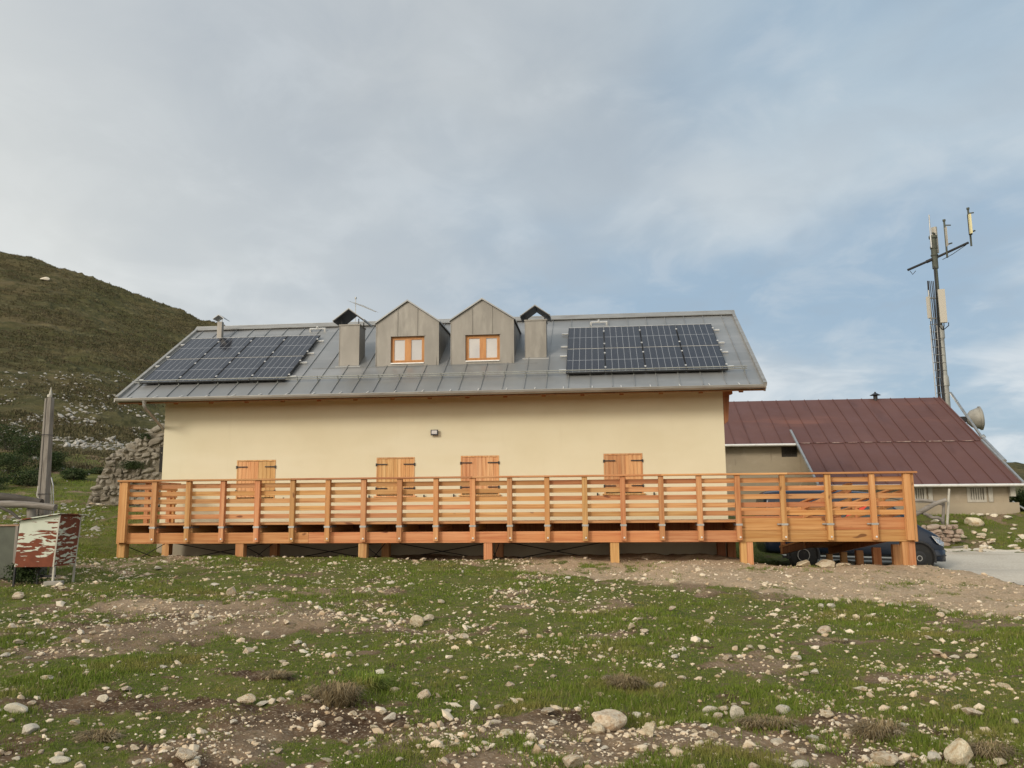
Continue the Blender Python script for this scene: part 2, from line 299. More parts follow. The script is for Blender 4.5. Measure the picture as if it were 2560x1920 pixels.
def foliage(name, c1, c2, c3=None):
    m = bpy.data.materials.new(name); m.use_nodes = True; nt = m.node_tree; L = nt.links.new; b = nt.nodes['Principled BSDF']; b.inputs['Roughness'].default_value = .7; b.inputs['Specular IOR Level'].default_value = .2
    g = N(nt, 'ShaderNodeNewGeometry'); tc = N(nt, 'ShaderNodeTexCoord'); n = N(nt, 'ShaderNodeTexNoise'); n.inputs['Scale'].default_value = 1.1; n.inputs['Detail'].default_value = 4; L(tc.outputs['Object'], n.inputs[0])
    mx = N(nt, 'ShaderNodeMix', data_type='RGBA'); L(g.outputs['Random Per Island'], mx.inputs[0]); mx.inputs[6].default_value = (*c1, 1); mx.inputs[7].default_value = (*c2, 1)
    r = N(nt, 'ShaderNodeMapRange', clamp=True); L(n.outputs[0], r.inputs[0]); r.inputs[1].default_value = .5; r.inputs[2].default_value = .68
    m2 = N(nt, 'ShaderNodeMix', data_type='RGBA'); L(r.outputs[0], m2.inputs[0]); L(mx.outputs[2], m2.inputs[6]); m2.inputs[7].default_value = (*(c3 or c2), 1); L(m2.outputs[2], b.inputs['Base Color'])
    return m
M_['grass'] = foliage('grass_blades', (.095, .152, .016), (.190, .235, .036), (.24, .215, .062))
M_['drygrass'] = foliage('dry_grass', (.19, .14, .075), (.32, .25, .14), (.15, .115, .06))
M_['leaf'] = foliage('shrub_leaves', (.022, .040, .013), (.05, .078, .022), (.075, .085, .038))
M_['heath'] = foliage('heath_tussocks', (.085, .078, .036), (.135, .118, .058), (.125, .095, .058))
M_['bark'] = mat('bark', (.10, .085, .065), .9, 0, [((10, 10, 3), 4, .4, .7, (.06, .05, .04))])
def ground_mat(name, attr=True):
    m = bpy.data.materials.new(name); m.use_nodes = True; nt = m.node_tree; L = nt.links.new; b = nt.nodes['Principled BSDF']; b.inputs['Roughness'].default_value = .95; b.inputs['Specular IOR Level'].default_value = .12
    tc = N(nt, 'ShaderNodeTexCoord')
    def nz(sc, det=5, rough=.6, st=(1, 1, 1), loc=(0, 0, 0)):
        mp = N(nt, 'ShaderNodeMapping'); mp.inputs['Scale'].default_value = st; mp.inputs['Location'].default_value = loc; L(tc.outputs['Object'], mp.inputs[0])
        n = N(nt, 'ShaderNodeTexNoise'); n.inputs['Scale'].default_value = sc; n.inputs['Detail'].default_value = det; n.inputs['Roughness'].default_value = rough; L(mp.outputs[0], n.inputs[0]); return n.outputs[0]
    def mix(f, a, c):
        q = N(nt, 'ShaderNodeMix', data_type='RGBA'); L(f, q.inputs[0])
        for i, x in ((6, a), (7, c)):
            if isinstance(x, tuple): q.inputs[i].default_value = (*x, 1)
            else: L(x, q.inputs[i])
        return q.outputs[2]
    def rng_(f, a, c):
        r = N(nt, 'ShaderNodeMapRange', clamp=True); L(f, r.inputs[0]); r.inputs[1].default_value = a; r.inputs[2].default_value = c; return r.outputs[0]
    if attr:
        a = N(nt, 'ShaderNodeAttribute'); a.attribute_name = 'cover'; sp = N(nt, 'ShaderNodeSeparateColor'); L(a.outputs['Color'], sp.inputs[0])
        soil = mix(rng_(nz(3.2), .38, .66), (.070, .040, .022), (.178, .118, .070)); soil = mix(rng_(nz(38, 3), .54, .66), soil, (.28, .22, .155))
        sand = mix(rng_(nz(1.8), .35, .7), (.47, .345, .225), (.36, .26, .165)); sand = mix(rng_(nz(30, 4), .5, .62), sand, (.55, .43, .30)); sand = mix(rng_(nz(9, 5), .58, .68), sand, (.155, .15, .07))
        gr = mix(rng_(nz(2.0), .35, .65), (.075, .104, .018), (.140, .150, .036)); gr = mix(rng_(nz(26, 4), .48, .66), gr, (.17, .135, .075))
        bare = mix(sp.outputs[1], soil, sand)
        fine = N(nt, 'ShaderNodeMath', operation='ADD'); L(sp.outputs[0], fine.inputs[0]); s2 = N(nt, 'ShaderNodeMath', operation='MULTIPLY_ADD'); L(nz(14, 5), s2.inputs[0]); s2.inputs[1].default_value = .9; s2.inputs[2].default_value = -.45; L(s2.outputs[0], fine.inputs[1])
        c = mix(rng_(fine.outputs[0], .38, .62), bare, gr)
        hb = nz(22, 6, .7)
    else:
        c = mix(rng_(nz(.05, 4, .55, (1, 1, 2)), .40, .62), (.085, .082, .036), (.130, .106, .056))
        c = mix(rng_(nz(.35, 5, .6, (.45, 1, 1.6)), .46, .62), c, (.068, .068, .030)); c = mix(rng_(nz(.9, 5, .65, (.5, 1, 1.6), (9, 3, 1)), .56, .70), c, (.165, .152, .080))
        hb = nz(1.4, 6, .7, (.45, 1, 1.5))
    L(c, b.inputs['Base Color'])
    bp = N(nt, 'ShaderNodeBump'); bp.inputs['Strength'].default_value = .8; bp.inputs['Distance'].default_value = .03 if attr else .6; L(hb, bp.inputs['Height']); L(bp.outputs[0], b.inputs['Normal'])
    return m
M_['ground'] = ground_mat('meadow_soil'); M_['hill'] = ground_mat('hill_turf', False)
M_['road'] = mat('pale_gravel_road', (.60, .55, .46), .95, 0, [((.5, .5, .5), 4, .35, .65, (.52, .47, .39)), ((22, 22, 22), 3, .5, .65, (.66, .62, .54)), ((.4, 2.2, 1), 4, .58, .72, (.46, .41, .33))], ((30, 30, 30), .7, .012), spec=.1)
# ------------------------------------------------------------------ terrain
Z0 = EYE
_sil = [(-1600, 640), (-800, 590), (-300, 600), (0, 633), (116, 656), (231, 694), (347, 741), (463, 787), (521, 807), (561, 816), (700, 868), (1000, 990), (1400, 1130), (1800, 1225), (2600, 1255), (4500, 1262)]
def _ue(u, v): d = ray(u, v); return d[0]/d[1], d[2]/d[1]
_su, _se = zip(*[_ue(*p) for p in _sil])
def Hhill(x, y):
    x = np.asarray(x, float); y = np.asarray(y, float); u = x/np.maximum(y, 1); e = np.interp(u, _su, _se)
    t = np.clip((y-22)/128, 0, 1); top = np.maximum(e*150, -1)+1
    z = top*t**1.6
    z = z-np.clip(y-150, 0, 400)*.35*np.clip(top/20, 0, 1)
    return z
def H0(x, y):
    x = np.asarray(x, float); y = np.asarray(y, float)
    zl = np.interp(y, [-80, 0, 5, 10, 14, 20, 24, 27, 31, 36, 500], [-1.7, -1.5, -1.47, -1.36, -1.22, -1.02, -.66, -.42, -.25, -.5, -.9])
    zr = np.interp(y, [-80, 0, 5, 12, 17, 19.6, 21.2, 24, 28, 28.5, 30, 31.6, 36, 500], [-1.7, -1.5, -1.47, -1.42, -1.34, -1.35, -1.56, -1.74, -1.50, -1.30, -.84, -.40, -.35, -1.0])
    zm = np.interp(y, [0, 5, 19.4, 22, 30, 500], [-1.5, -1.47, -1.25, -1.27, -1.1, -1.0])
    w = np.clip((x+14)/20, 0, 1); fr = zl*(1-w)+zr*w
    wl = 1-ss(x, -14, -11.6); wr = ss(x, 3.0, 4.6); bk = zl*wl+zr*wr+zm*(1-wl-wr)*1.0
    z = fr*(1-ss(y, 18.4, 21.2))+bk*ss(y, 18.4, 21.2)
    # the lane: lower than the mound in front of it
    lane = ss(x, 7.15, 8.1)*ss(y, 11.5, 15.5)*(1-ss(y, 19, 22)); z = z*(1-lane)+(-1.66)*lane
    z = z+Hhill(x, y)
    return z+Z0
def H(x, y):
    x = np.asarray(x, float); y = np.asarray(y, float); z = H0(x, y)
    flat = ss(x, 7.4, 8.2)*ss(y, 13, 16)*(1-ss(y, 27, 28.4)); a = 1-.85*flat
    z = z+((fbm(x*.45, y*.45, 3, 5)-.5)*.20+(fbm(x*1.6, y*1.6, 3, 9)-.5)*.10+(fbm(x*6, y*6, 3, 21)-.5)*.055+(fbm(x*22, y*22, 2, 33)-.5)*.02)*a
    return z
def ground_at(u, v, y0=2.0, y1=160):
    d = ray(u, v); d = d/d[1]; Y = np.geomspace(y0, y1, 500); hit = d[2]*Y+EYE <= H(d[0]*Y, Y)
    if not hit.any(): return None
    i = int(np.argmax(hit)); a = Y[max(i-1, 0)]; Yf_ = np.linspace(a, Y[i], 24); hit = d[2]*Yf_+EYE <= H(d[0]*Yf_, Yf_); y = float(Yf_[int(np.argmax(hit))]) if hit.any() else float(Y[i])
    return Vector((d[0]*y, y, float(H(d[0]*y, y))))
GT = {}                                                  # blobs of the ground cover, traced as ellipses in the meadow
def blob(x, y, specs):
    r = 0
    for (px, py, rx, ry, w) in specs:
        r = np.maximum(r, w*np.exp(-(((x-px)/rx)**2+((y-py)/ry)**2)))
    return r
def mk(specs):
    out = []
    for (u, v, ru, rv, w) in specs:
        p = ground_at(u, v)
        if p is None: continue
        q = ground_at(u+ru, v); s = ground_at(u, v-rv)
        out.append((p.x, p.y, max(abs(q.x-p.x), .1), max(abs((s.y if s else p.y*1.2)-p.y), .12), w))
    return out
SOIL = mk([(1330, 1810, 180, 24, .9), (2240, 1900, 260, 22, .8), (250, 1770, 330, 40, .95), (760, 1800, 380, 45, 1), (1180, 1900, 110, 22, 1.2), (640, 1690, 200, 14, .8), (900, 1760, 200, 20, .8), (300, 1560, 260, 25, .55), (520, 1520, 380, 16, .55), (1500, 1850, 200, 30, .7), (1880, 1855, 250, 26, .8),
           (2050, 1800, 120, 14, .6), (700, 1575, 420, 14, .5), (2250, 1690, 200, 10, .45), (150, 1640, 120, 18, .45), (1420, 1790, 120, 14, .5), (60, 1860, 130, 30, .8), (2400, 1860, 120, 18, .5), (1120, 1730, 90, 14, .5), (480, 1880, 200, 30, .7)])
SANDB = mk([(500, 1515, 420, 16, .8), (1000, 1560, 300, 14, .5), (2300, 1690, 220, 14, .5), (400, 1400, 240, 14, .9), (1700, 1640, 120, 8, .4)])
def cover(x, y):
    """grass amount, sandiness, both 0..1"""
    x = np.asarray(x, float); y = np.asarray(y, float)
    n = fbm(x*.75, y*.75, 4, 50); n2 = fbm(x*3.1, y*3.1, 4, 71)
    soil = blob(x, y, SOIL); sb = blob(x, y, SANDB)
    g = .92-1.0*soil-.55*sb-ss(n, .56, .74)*.55-ss(n2, .55, .75)*.45+ss(n2, .5, .3)*.2
    # sandy mound before the right half of the deck, widening to the right
    edge = np.interp(x, [-4, -1.5, 1, 3.5, 6, 9], [19.4, 17.2, 15.0, 13.0, 11.6, 10.4])
    sand = ss(y, edge-.25, edge+.35)*ss(x, -4.5, -.5)*(1-ss(y, 21, 22.5)) + ss(y, edge-.25, edge+.35)*ss(x, 6.6, 7.4)*(1-ss(y, 27, 28))
    sand = np.clip(sand, 0, 1)
    green = ss(n2, .52, .62)*ss(fbm(x*1.3, y*1.3, 3, 90), .42, .6)
    g = g*(1-sand)+sand*(.50*green+ss(1.0-(x+4)/7, .2, 1)*.55*ss(n, .4, .6))
    und = ss(y, 19.3, 19.9)*(1-ss(y, 22, 23))*ss(x, -12.4, -11.4)*(1-ss(x, 7, 8)); g = g*(1-.85*und)
    s = np.clip(sand+sb*.7+.35*ss(n, .55, .75), 0, 1)
    return np.clip(g, 0, 1), s
def grid_mesh(name, us, ys, x_of, z_of, m, attr=False):
    U, Y = np.meshgrid(us, ys); X = x_of(U, Y); Z = z_of(X, Y); V = np.stack([X, Y, Z], -1).reshape(-1, 3)
    nu, ny = len(us), len(ys); i = np.arange(nu-1)[None, :]+np.arange(ny-1)[:, None]*nu; Fc = np.stack([i, i+1, i+1+nu, i+nu], -1).reshape(-1, 4)
    o = mesh_np(name, V, Fc, m, smooth=True)
    if attr:
        g, s = cover(X.ravel(), Y.ravel()); c = np.zeros((len(V), 4), np.float32); c[:, 0] = g; c[:, 1] = s; c[:, 3] = 1
        a = o.data.color_attributes.new('cover', 'FLOAT_COLOR', 'POINT'); a.data.foreach_set('color', c.ravel())
    return o
us = np.concatenate([np.linspace(-2.2, -.8, 60)[:-1], np.linspace(-.8, .62, 620)[:-1], np.linspace(.62, 2.2, 60)])
ys = -4+np.geomspace(1, 54, 760)
g = grid_mesh('ground', us, ys, lambda U, Y: U*(Y+6), H, M_['ground'], True); tag(g, 'stony alpine meadow of short grass and bare soil', kind='structure')
yh = np.concatenate([np.linspace(46, 150, 420), np.linspace(151, 330, 50)])
def Zhill(X, Y):
    z = H0(X, Y); k = ss(Y, 48, 60)
    st = fbm(X*.16, Y*.30, 4, 3)-.5; sm_ = np.abs(fbm(X*.34, Y*.75, 4, 13)-.5); fn = fbm(X*1.1, Y*1.8, 3, 23)-.5
    return z-.12*(1-k)+k*(st*1.5-sm_*1.5+fn*.42)*np.clip(1-(Y-152)/40, .2, 1)*np.clip(.35+Hhill(X, Y)/14, 0, 1)
hl = grid_mesh('hillside', np.concatenate([np.linspace(-1.5, -.72, 120)[:-1], np.linspace(-.72, -.30, 640)[:-1], np.linspace(-.30, 1.6, 200)]), yh, lambda U, Y: U*Y, Zhill, M_['hill']); tag(hl, 'steep grassy hillside with dark heath rising on the left', kind='structure')
# low far hill on the right, and the land beyond
def Zfar(X, Y):
    e = np.interp(X/Y, [.36, .44, .47, .482, .50, .52, .60, .8, 1.2], [0, .056, .056, .0525, .048, .040, .03, .03, .0]); t = np.clip((Y-150)/70, 0, 1)
    return EYE-1.5+e*220*t**1.3-np.clip(Y-220, 0, 200)*.2+(fbm(X*.12, Y*.2, 4, 8)-.5)*1.6*t
fh = grid_mesh('far_hill', np.linspace(.36, 1.2, 260), np.linspace(150, 320, 90), lambda U, Y: U*Y, Zfar, M_['hill']); tag(fh, 'low green hill beyond the barn on the right', kind='structure')
b = MB(); n = 64
b.add([(0, 0, -3.2)]+[(3000*math.cos(2*math.pi*k/n), 3000*math.sin(2*math.pi*k/n), -3.2) for k in range(n)], [(0, k+1, (k+1) % n+1) for k in range(n)])
tag(b.build('terrain', M_['hill']), 'flat land far beyond the meadow', kind='structure')
# gravel lane
def lane_edge(Y): return np.interp(Y, [12.6, 14, 16, 19, 21, 24, 28.3], [8.9, 7.95, 7.65, 7.6, 7.7, 6.0, 5.5])+(vn(Y*1.7, Y*0+3, 6)-.5)*.35
yy = np.linspace(12.6, 28.2, 150)
def laneX(U, Y): return lane_edge(Y)+U**1.7*34
ln = grid_mesh('road', np.linspace(0, 1, 130), yy, laneX, lambda X, Y: H(X, Y)+.012, M_['road']); tag(ln, 'pale gravel lane passing right of the deck', kind='structure')
#@@HOUSE
# ------------------------------------------------------------------ the house
XL, XR, YR, ZR, YE, ZE = -13.11, 4.25, 25.68, 5.91+Z0, 21.29, 3.045+Z0      # roof: left/right edge, ridge, eave
YW, WL, WR = 22.19, -12.17, 3.29
RU = Vector((0, YR-YE, ZR-ZE)); RLEN = RU.length; RU.normalize(); RN = Vector((0, -RU.z, RU.y))
def roofp(x, s, h=0): return Vector((x, YE, ZE))+RU*s+RN*h
def on_roof(u, v, h=0):                                 # photo pixel -> point on the front roof slope
    d = Vector(ray(u, v)); o = Vector((0, 0, EYE)); p0 = roofp(0, 0, h); return o+d*((p0-o).dot(RN)/d.dot(RN))
house = empty('house', (-4.44, YW, Z0-1.3), 'cream rendered mountain house with grey metal roof behind the larch deck', 'house')
YB = 2*YR-YW
# walls with window recesses (front wall cut round the four shutters)
SH = [((593, 1150), (686.6, 1246)), ((941.6, 1143.3), (1036.3, 1239)), ((1152, 1139), (1248, 1236)), ((1508.7, 1133.5), (1608.9, 1233))]
wins = []
for (a, c) in SH:
    p, q = at(*a, YW), at(*c, YW); p2 = at(c[0], a[1], YW); wins.append((p.x, q.x, q.z, (p.z+p2.z)/2))
w = MB(); zb, zt = Z0-1.75, Z0+3.36
xs = [WL]; 
for x0, x1, z0, z1 in wins: xs += [x0, x1]
xs.append(WR)
for i in range(len(xs)-1):
    if i % 2 == 0: w.add([(xs[i], YW, zb), (xs[i+1], YW, zb), (xs[i+1], YW, zt), (xs[i], YW, zt)], [(0, 1, 2, 3)])
    else:
        x0, x1, z0, z1 = wins[i//2]
        w.add([(x0, YW, zb), (x1, YW, zb), (x1, YW, z0), (x0, YW, z0)], [(0, 1, 2, 3)]); w.add([(x0, YW, z1), (x1, YW, z1), (x1, YW, zt), (x0, YW, zt)], [(0, 1, 2, 3)])
        D = .12
        w.add([(x0, YW, z0), (x0, YW, z1), (x0, YW+D, z1), (x0, YW+D, z0)], [(0, 1, 2, 3)]); w.add([(x1, YW, z0), (x1, YW, z1), (x1, YW+D, z1), (x1, YW+D, z0)], [(3, 2, 1, 0)])
        w.add([(x0, YW, z1), (x1, YW, z1), (x1, YW+D, z1), (x0, YW+D, z1)], [(0, 1, 2, 3)]); w.add([(x0, YW, z0), (x1, YW, z0), (x1, YW+D, z0), (x0, YW+D, z0)], [(3, 2, 1, 0)])
        w.add([(x0, YW+D, z0), (x1, YW+D, z0), (x1, YW+D, z1), (x0, YW+D, z1)], [(0, 1, 2, 3)])
gz = ZE+(YR-YE)*RU.z/RU.y-.12
for x in (WL, WR): w.add([(x, YW, zb), (x, YB, zb), (x, YB, zt), (x, YR, gz), (x, YW, zt)], [(0, 1, 2, 3, 4) if x > 0 else (4, 3, 2, 1, 0)])
w.add([(WL, YB, zb), (WR, YB, zb), (WR, YB, zt), (WL, YB, zt)], [(3, 2, 1, 0)])
w.build('wall', M_['wall'], house)
f = MB(); f.box(WL-.01, WR+.01, YW-.05, YW, Z0-1.9, Z0-.62); f.build('foundation', M_['found'], house)
# roof: two slopes with thickness, seams are thin raised ribs
T = .10
r = MB()
r.prism([roofp(XL, 0), roofp(XL, RLEN), roofp(XL, RLEN, -T)+Vector((0, 0, -.02)), roofp(XL, 0, -T)], (XR-XL, 0, 0))
YE2 = 2*YR-YE
r.prism([(XL, YE2, ZE), (XL, YR, ZR-.003), (XL, YR, ZR-.15), (XL, YE2, ZE-.12)], (XR-XL, 0, 0))
sx = []
x = XL+.28
while x < XR-.1: sx.append(x); x += .575
zmid = .0
s_cross = (on_roof(1000, 916)-roofp(0, 0)).dot(RU)       # cross joint under the dormers
s_cross2 = (on_roof(940, 882)-roofp(0, 0)).dot(RU)
for i, x in enumerate(sx):
    for (a, c, dx) in ((0.04, s_cross, 0), (s_cross, RLEN-.12, .0)):
        p, q = roofp(x+dx, a, .012), roofp(x+dx, c, .012); r.bar(p, q, .016, .030, RN)
r.bar(roofp(XL+5.0, s_cross, .004), roofp(XR-5.9, s_cross, .004), .03, .012, RN)
roof = r.build('roof', M_['zinc'], house)
rc = MB()
rc.prism([roofp(XL-.02, RLEN-.20, .035), roofp(XL-.02, RLEN+.02, .05), roofp(XL-.02, RLEN+.02, .10), roofp(XL-.02, RLEN-.20, .055)], (XR-XL+.04, 0, 0))
rc.prism([(XL-.02, YR-.03, ZR+.075), (XL-.02, YR+.22, ZR-.05), (XL-.02, YR+.22, ZR-.02), (XL-.02, YR-.03, ZR+.10)], (XR-XL+.04, 0, 0))
rc.build('ridge_cap', M_['gut'], house)
for x in (XL, XR-.07):
    v = MB(); v.bar(roofp(x+.035, -.03, .02), roofp(x+.035, RLEN, .02), .09, .10, RN); v.bar(roofp(x+.035, -.03, -.10), roofp(x+.035, RLEN, -.10), .05, .16, RN)
    v.build('verge_trim', M_['gut'], house)
gt = MB()                                                # half-round gutter with beaded lip
prof = [(math.cos(t)*.075, math.sin(t)*.075) for t in np.linspace(math.pi, 2*math.pi, 9)]
prof = [(prof[0][0], .012)]+prof+[(prof[-1][0], .02)]
poly = [(XL+.05, YE-.075+py, ZE-.045+pz) for py, pz in prof]+[(XL+.05, YE-.075+py*.93, ZE-.043+pz*.9) for py, pz in prof[::-1]]
gt.prism(poly, (XR-XL-.1, 0, 0)); gt.tube([(XL+.03, YE-.15, ZE-.03), (XR-.03, YE-.15, ZE-.03)], .012, 8)
gt.box(XL+.03, XL+.05, YE-.15, YE, ZE-.12, ZE-.02); gt.box(XR-.05, XR-.03, YE-.15, YE, ZE-.12, ZE-.02)
gut = gt.build('gutter', M_['gut'], house)
x = XL+.4
while x < XR-.2:
    hk = MB(); hk.bar((x, YE-.155, ZE-.015), roofp(x, .10, .012), .025, .006); x += .74; hk.build('gutter_hook', M_['alu'], gut)
so_ = MB(); so_.prism([(XL+.05, YE+.02, ZE-.13), (XL+.05, YW+.3, ZE+.42), (XL+.05, YW+.3, ZE+.39), (XL+.05, YE+.02, ZE-.16)], (XR-XL-.1, 0, 0)); so_.build('soffit', M_['wdark'], house)
for i in range(17):
    x = XL+.6+i*1.01
    rf = MB(); rf.bar((x, YE+.16, ZE-.115), (x, YW-.02, ZE+.36), .11, .14, (0, 0, 1)); rf.build('rafter', M_['wdark'], house)
# gable timber on the right: purlin ends, barge rafter and brace
for (y, dz, sc_) in ((YW+.10, -.02, 1),):
    zz = ZE+(y-YE)*RU.z/RU.y+dz-.14
    pu = MB(); pu.prism([(WR, y-.08, zz), (WR+.27, y-.08, zz), (WR+.27, y-.08, zz-.40), (WR, y-.08, zz-.40)], (0, .17, 0)); pu.build('purlin', M_['wdark'], house, .006)
    bc = MB(); bc.prism([(WR, y-.10, zz-.402), (WR+.25, y-.10, zz-.402), (WR+.26, y-.10, zz-.60), (WR, y-.10, zz-.66)], (0, .19, 0)); bc.build('bracket_block', M_['wdark'], house, .006)
    bc = MB(); bc.prism([(WR, y-.07, zz-.66), (WR+.18, y-.07, zz-.62), (WR+.12, y-.07, zz-1.32), (WR, y-.07, zz-1.42)], (0, .13, 0)); bc.build('brace', M_['wdark'], house, .006)
dp = MB(); a = at(361, 1000, YE-.07); a.y = YE-.07
dp.tube([a, a+Vector((0, 0, -.16)), a+Vector((.03, .04, -.24)), (WL-.07, YW+.42, a.z-.86), (WL-.07, YW+.50, a.z-1.05), (WL-.07, YW+.50, Z0-1.1)], .045, 10)
dp.tube([a+Vector((0, 0, .02)), a+Vector((0, 0, -.10))], [.075, .05], 10)
dp.build('downpipe', M_['gut'], house)
sg = MB()                                               # snow guard: two pipes on brackets
for s, h in ((.80, .10), (.80, .16)): sg.tube([roofp(XL+.15, s, h), roofp(XR-.35, s, h)], .014, 7)
guard = sg.build('snow_guard', M_['mast'], house)
for x in sx[::1]:
    q = MB(); q.bar(roofp(x, .70, .02), roofp(x, .86, .02), .02, .02, RN); q.bar(roofp(x, .80, .0), roofp(x, .80, .18), .012, .035, RU); q.build('guard_bracket', M_['mast'], guard)
# shutters
for i, (x0, x1, z0, z1) in enumerate(wins):
    sh = MB(); fr = .035; n = 9; pw = (x1-x0-2*fr)/n
    sh.box(x0+.004, x1-.004, YW-.012, YW+.04, z1-fr, z1-.004); sh.box(x0+.004, x0+fr, YW-.012, YW+.04, z0, z1-fr); sh.box(x1-fr, x1-.004, YW-.012, YW+.04, z0, z1-fr)
    sh0 = sh.build('shutter_frame', M_['shut'], house)
    for k in range(2):
        lf = MB()
        for j in range(4+(1-k)) if k == 0 else range(4):
            jj = j if k == 0 else j+5
            d = .004*((jj*7) % 3)
            lf.box(x0+fr+jj*pw+.002, x0+fr+(jj+1)*pw-.002, YW+.002+d, YW+.03, z0+.035, z1-fr-.004)
        so2 = lf.build('shutter', M_['shut'], house, .003)
        xa = x0+.006 if k == 0 else x1-.006; sgn = 1 if k == 0 else -1
        for hz in (z1-.19, z0+.20):
            hg = MB(); hg.box(min(xa, xa+sgn*.30), max(xa, xa+sgn*.30), YW-.018, YW-.006, hz-.014, hz+.014); hg.box(xa-.02, xa+.02, YW-.028, YW-.005, hz-.045, hz+.03)
            hg.build('hinge', M_['black'], so2)
    sl_ = MB(); sl_.box(x0-.05, x1+.05, YW-.07, YW+.03, z0-.035, z0+.0); sl_.build('window_sill', M_['shut'], house, .004)
    for sx_ in (x0-.18 if i else x0-.18, x1+.27):
        st = MB(); st.box(sx_-.012, sx_+.012, YW-.05, YW, z0-.03, z0-.01); st.box(sx_-.018, sx_+.018, YW-.06, YW-.045, z0-.08, z0+.02); st.build('shutter_stay', M_['black'], house)
# outdoor floodlight
p = at(1087.5, 1082, YW)
fl = MB(); fl.box(p.x-.10, p.x+.10, YW-.10, YW-.05, p.z-.075, p.z+.075); fl.box(p.x-.03, p.x+.03, YW-.05, YW+.01, p.z-.03, p.z+.03)
fo = fl.build('floodlight', M_['black'], house); q = MB(); q.box(p.x-.075, p.x+.075, YW-.106, YW-.101, p.z-.04, p.z+.055); q.build('lens', M_['glass'], fo)
# dormers
def dormer(front_l, front_r, v_bot, apex, eave_v, wl, label):
    base = on_roof((front_l+front_r)/2, v_bot); Y = base.y
    xl = at(front_l, v_bot, Y).x; xr = at(front_r, v_bot, Y).x; xm = at(*apex, Y).x; za = at(*apex, Y).z; ze = at((front_l+front_r)/2, eave_v, Y).z; zb = base.z-.02
    xm = (xl+xr)/2
    (u0, v0), (u1, v1) = wl; wx0, wx1 = at(u0, v1, Y).x, at(u1, v1, Y).x; wz1, wz0 = at(u0, v0, Y).z, at(u0, v1, Y).z
    th = .05; zr_ = za-.07; Yd = lambda z: YE+(z-ZE)*RU.y/RU.z
    zeb = ze-.02
    m = MB()
    def zt(x): return zeb+(zr_-zeb)*(1-abs(x-xm)/(xr-xm))
    # front cladding sheets round the window (four pieces, butt jointed)
    xa, xb = xm-(xr-xl)*.16, xm+(xr-xl)*.16
    def piece(poly): m.prism([(x, Y, z) for x, z in poly], (0, .06, 0))
    piece([(xl, zb), (wx0, zb), (wx0, wz1), (wx0, zt(wx0)), (xl, zt(xl))])
    piece([(wx1, zb), (xr, zb), (xr, zt(xr)), (wx1, zt(wx1)), (wx1, wz1)])
    piece([(wx0, wz1), (wx1, wz1), (wx1, zt(wx1)), (xm, zr_), (wx0, zt(wx0))])
    piece([(wx0, zb), (wx1, zb), (wx1, wz0), (wx0, wz0)])
    for sx_ in (xa, xb): m.box(sx_-.008, sx_+.008, Y-.018, Y, wz1+.03, zt(sx_)-.01)
    m.box(xl-.012, xl+.012, Y-.012, Y+.02, zb, zt(xl)); m.box(xr-.012, xr+.012, Y-.012, Y+.02, zb, zt(xr))
    m.box(wx0-.012, wx1+.012, Y-.02, Y, wz1, wz1+.02)
    for x in (xl, xr-.05):                               # cheeks run back into the roof slope
        m.prism([(x, Y+.06, zb-.1), (x, Y+.06, zeb), (x, Yd(zeb)+.1, zeb), (x, Yd(zb), zb-.1)], (.05, 0, 0))
    d = m.build('dormer', M_['zinc2'], house); d['label'] = label
    rr = MB(); ov = .045; k = (zr_-zeb)/(xr-xm)
    for sgn in (-1, 1):
        xe = xm+sgn*(xr-xm+ov); z_e = zeb-ov*k
        rr.prism([(xm, Y-.06, zr_+.01), (xe, Y-.06, z_e+.01), (xe, Y-.06, z_e+.05), (xm, Y-.06, zr_+.055)], (0, max(Yd(zr_)-Y+.35, .5), 0))
    rr.build('dormer_roof', M_['zinc'], d)
    wf = MB(); t = .055; y0, y1 = Y+.075, Y+.13
    wf.box(wx0, wx1, y0, y1, wz1-t, wz1); wf.box(wx0, wx1, y0, y1, wz0, wz0+t); wf.box(wx0, wx0+t, y0, y1, wz0+t, wz1-t); wf.box(wx1-t, wx1, y0, y1, wz0+t, wz1-t)
    mx = (wx0+wx1)/2; wf.box(mx-.06, mx+.06, y0-.012, y1, wz0+t, wz1-t)
    for a, c in ((wx0+t, mx-.06), (mx+.06, wx1-t)):
        e = .032; wf.box(a, a+e, y0-.008, y1, wz0+t, wz1-t); wf.box(c-e, c, y0-.008, y1, wz0+t, wz1-t); wf.box(a+e, c-e, y0-.008, y1, wz0+t, wz0+t+e); wf.box(a+e, c-e, y0-.008, y1, wz1-t-e, wz1-t)
    wf.build('window_frame', M_['winwood'], d, .003)
    for a, c in ((wx0+t+.032, mx-.092), (mx+.092, wx1-t-.032)):
        g_ = MB(); g_.box(a, c, y0+.02, y0+.03, wz0+t+.03, wz1-t-.03); g_.build('window_pane', M_['glass'], d)
    si = MB(); si.box(wx0+.01, wx1-.01, Y-.03, Y+.075, wz0-.03, wz0); si.build('window_sill', M_['alu'], d)
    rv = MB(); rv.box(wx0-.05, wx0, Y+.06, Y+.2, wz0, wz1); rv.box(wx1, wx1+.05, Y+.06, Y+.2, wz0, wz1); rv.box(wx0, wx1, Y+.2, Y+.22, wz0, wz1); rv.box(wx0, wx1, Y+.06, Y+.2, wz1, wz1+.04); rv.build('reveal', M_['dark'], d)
dormer(939.7, 1096, 914.5, (1018, 748.5), 805, ((976.3, 842), (1060.4, 908)), 'left dormer')
dormer(1127.5, 1284.5, 910, (1206, 744), 798, ((1163.4, 838), (1249.7, 902)), 'right dormer')
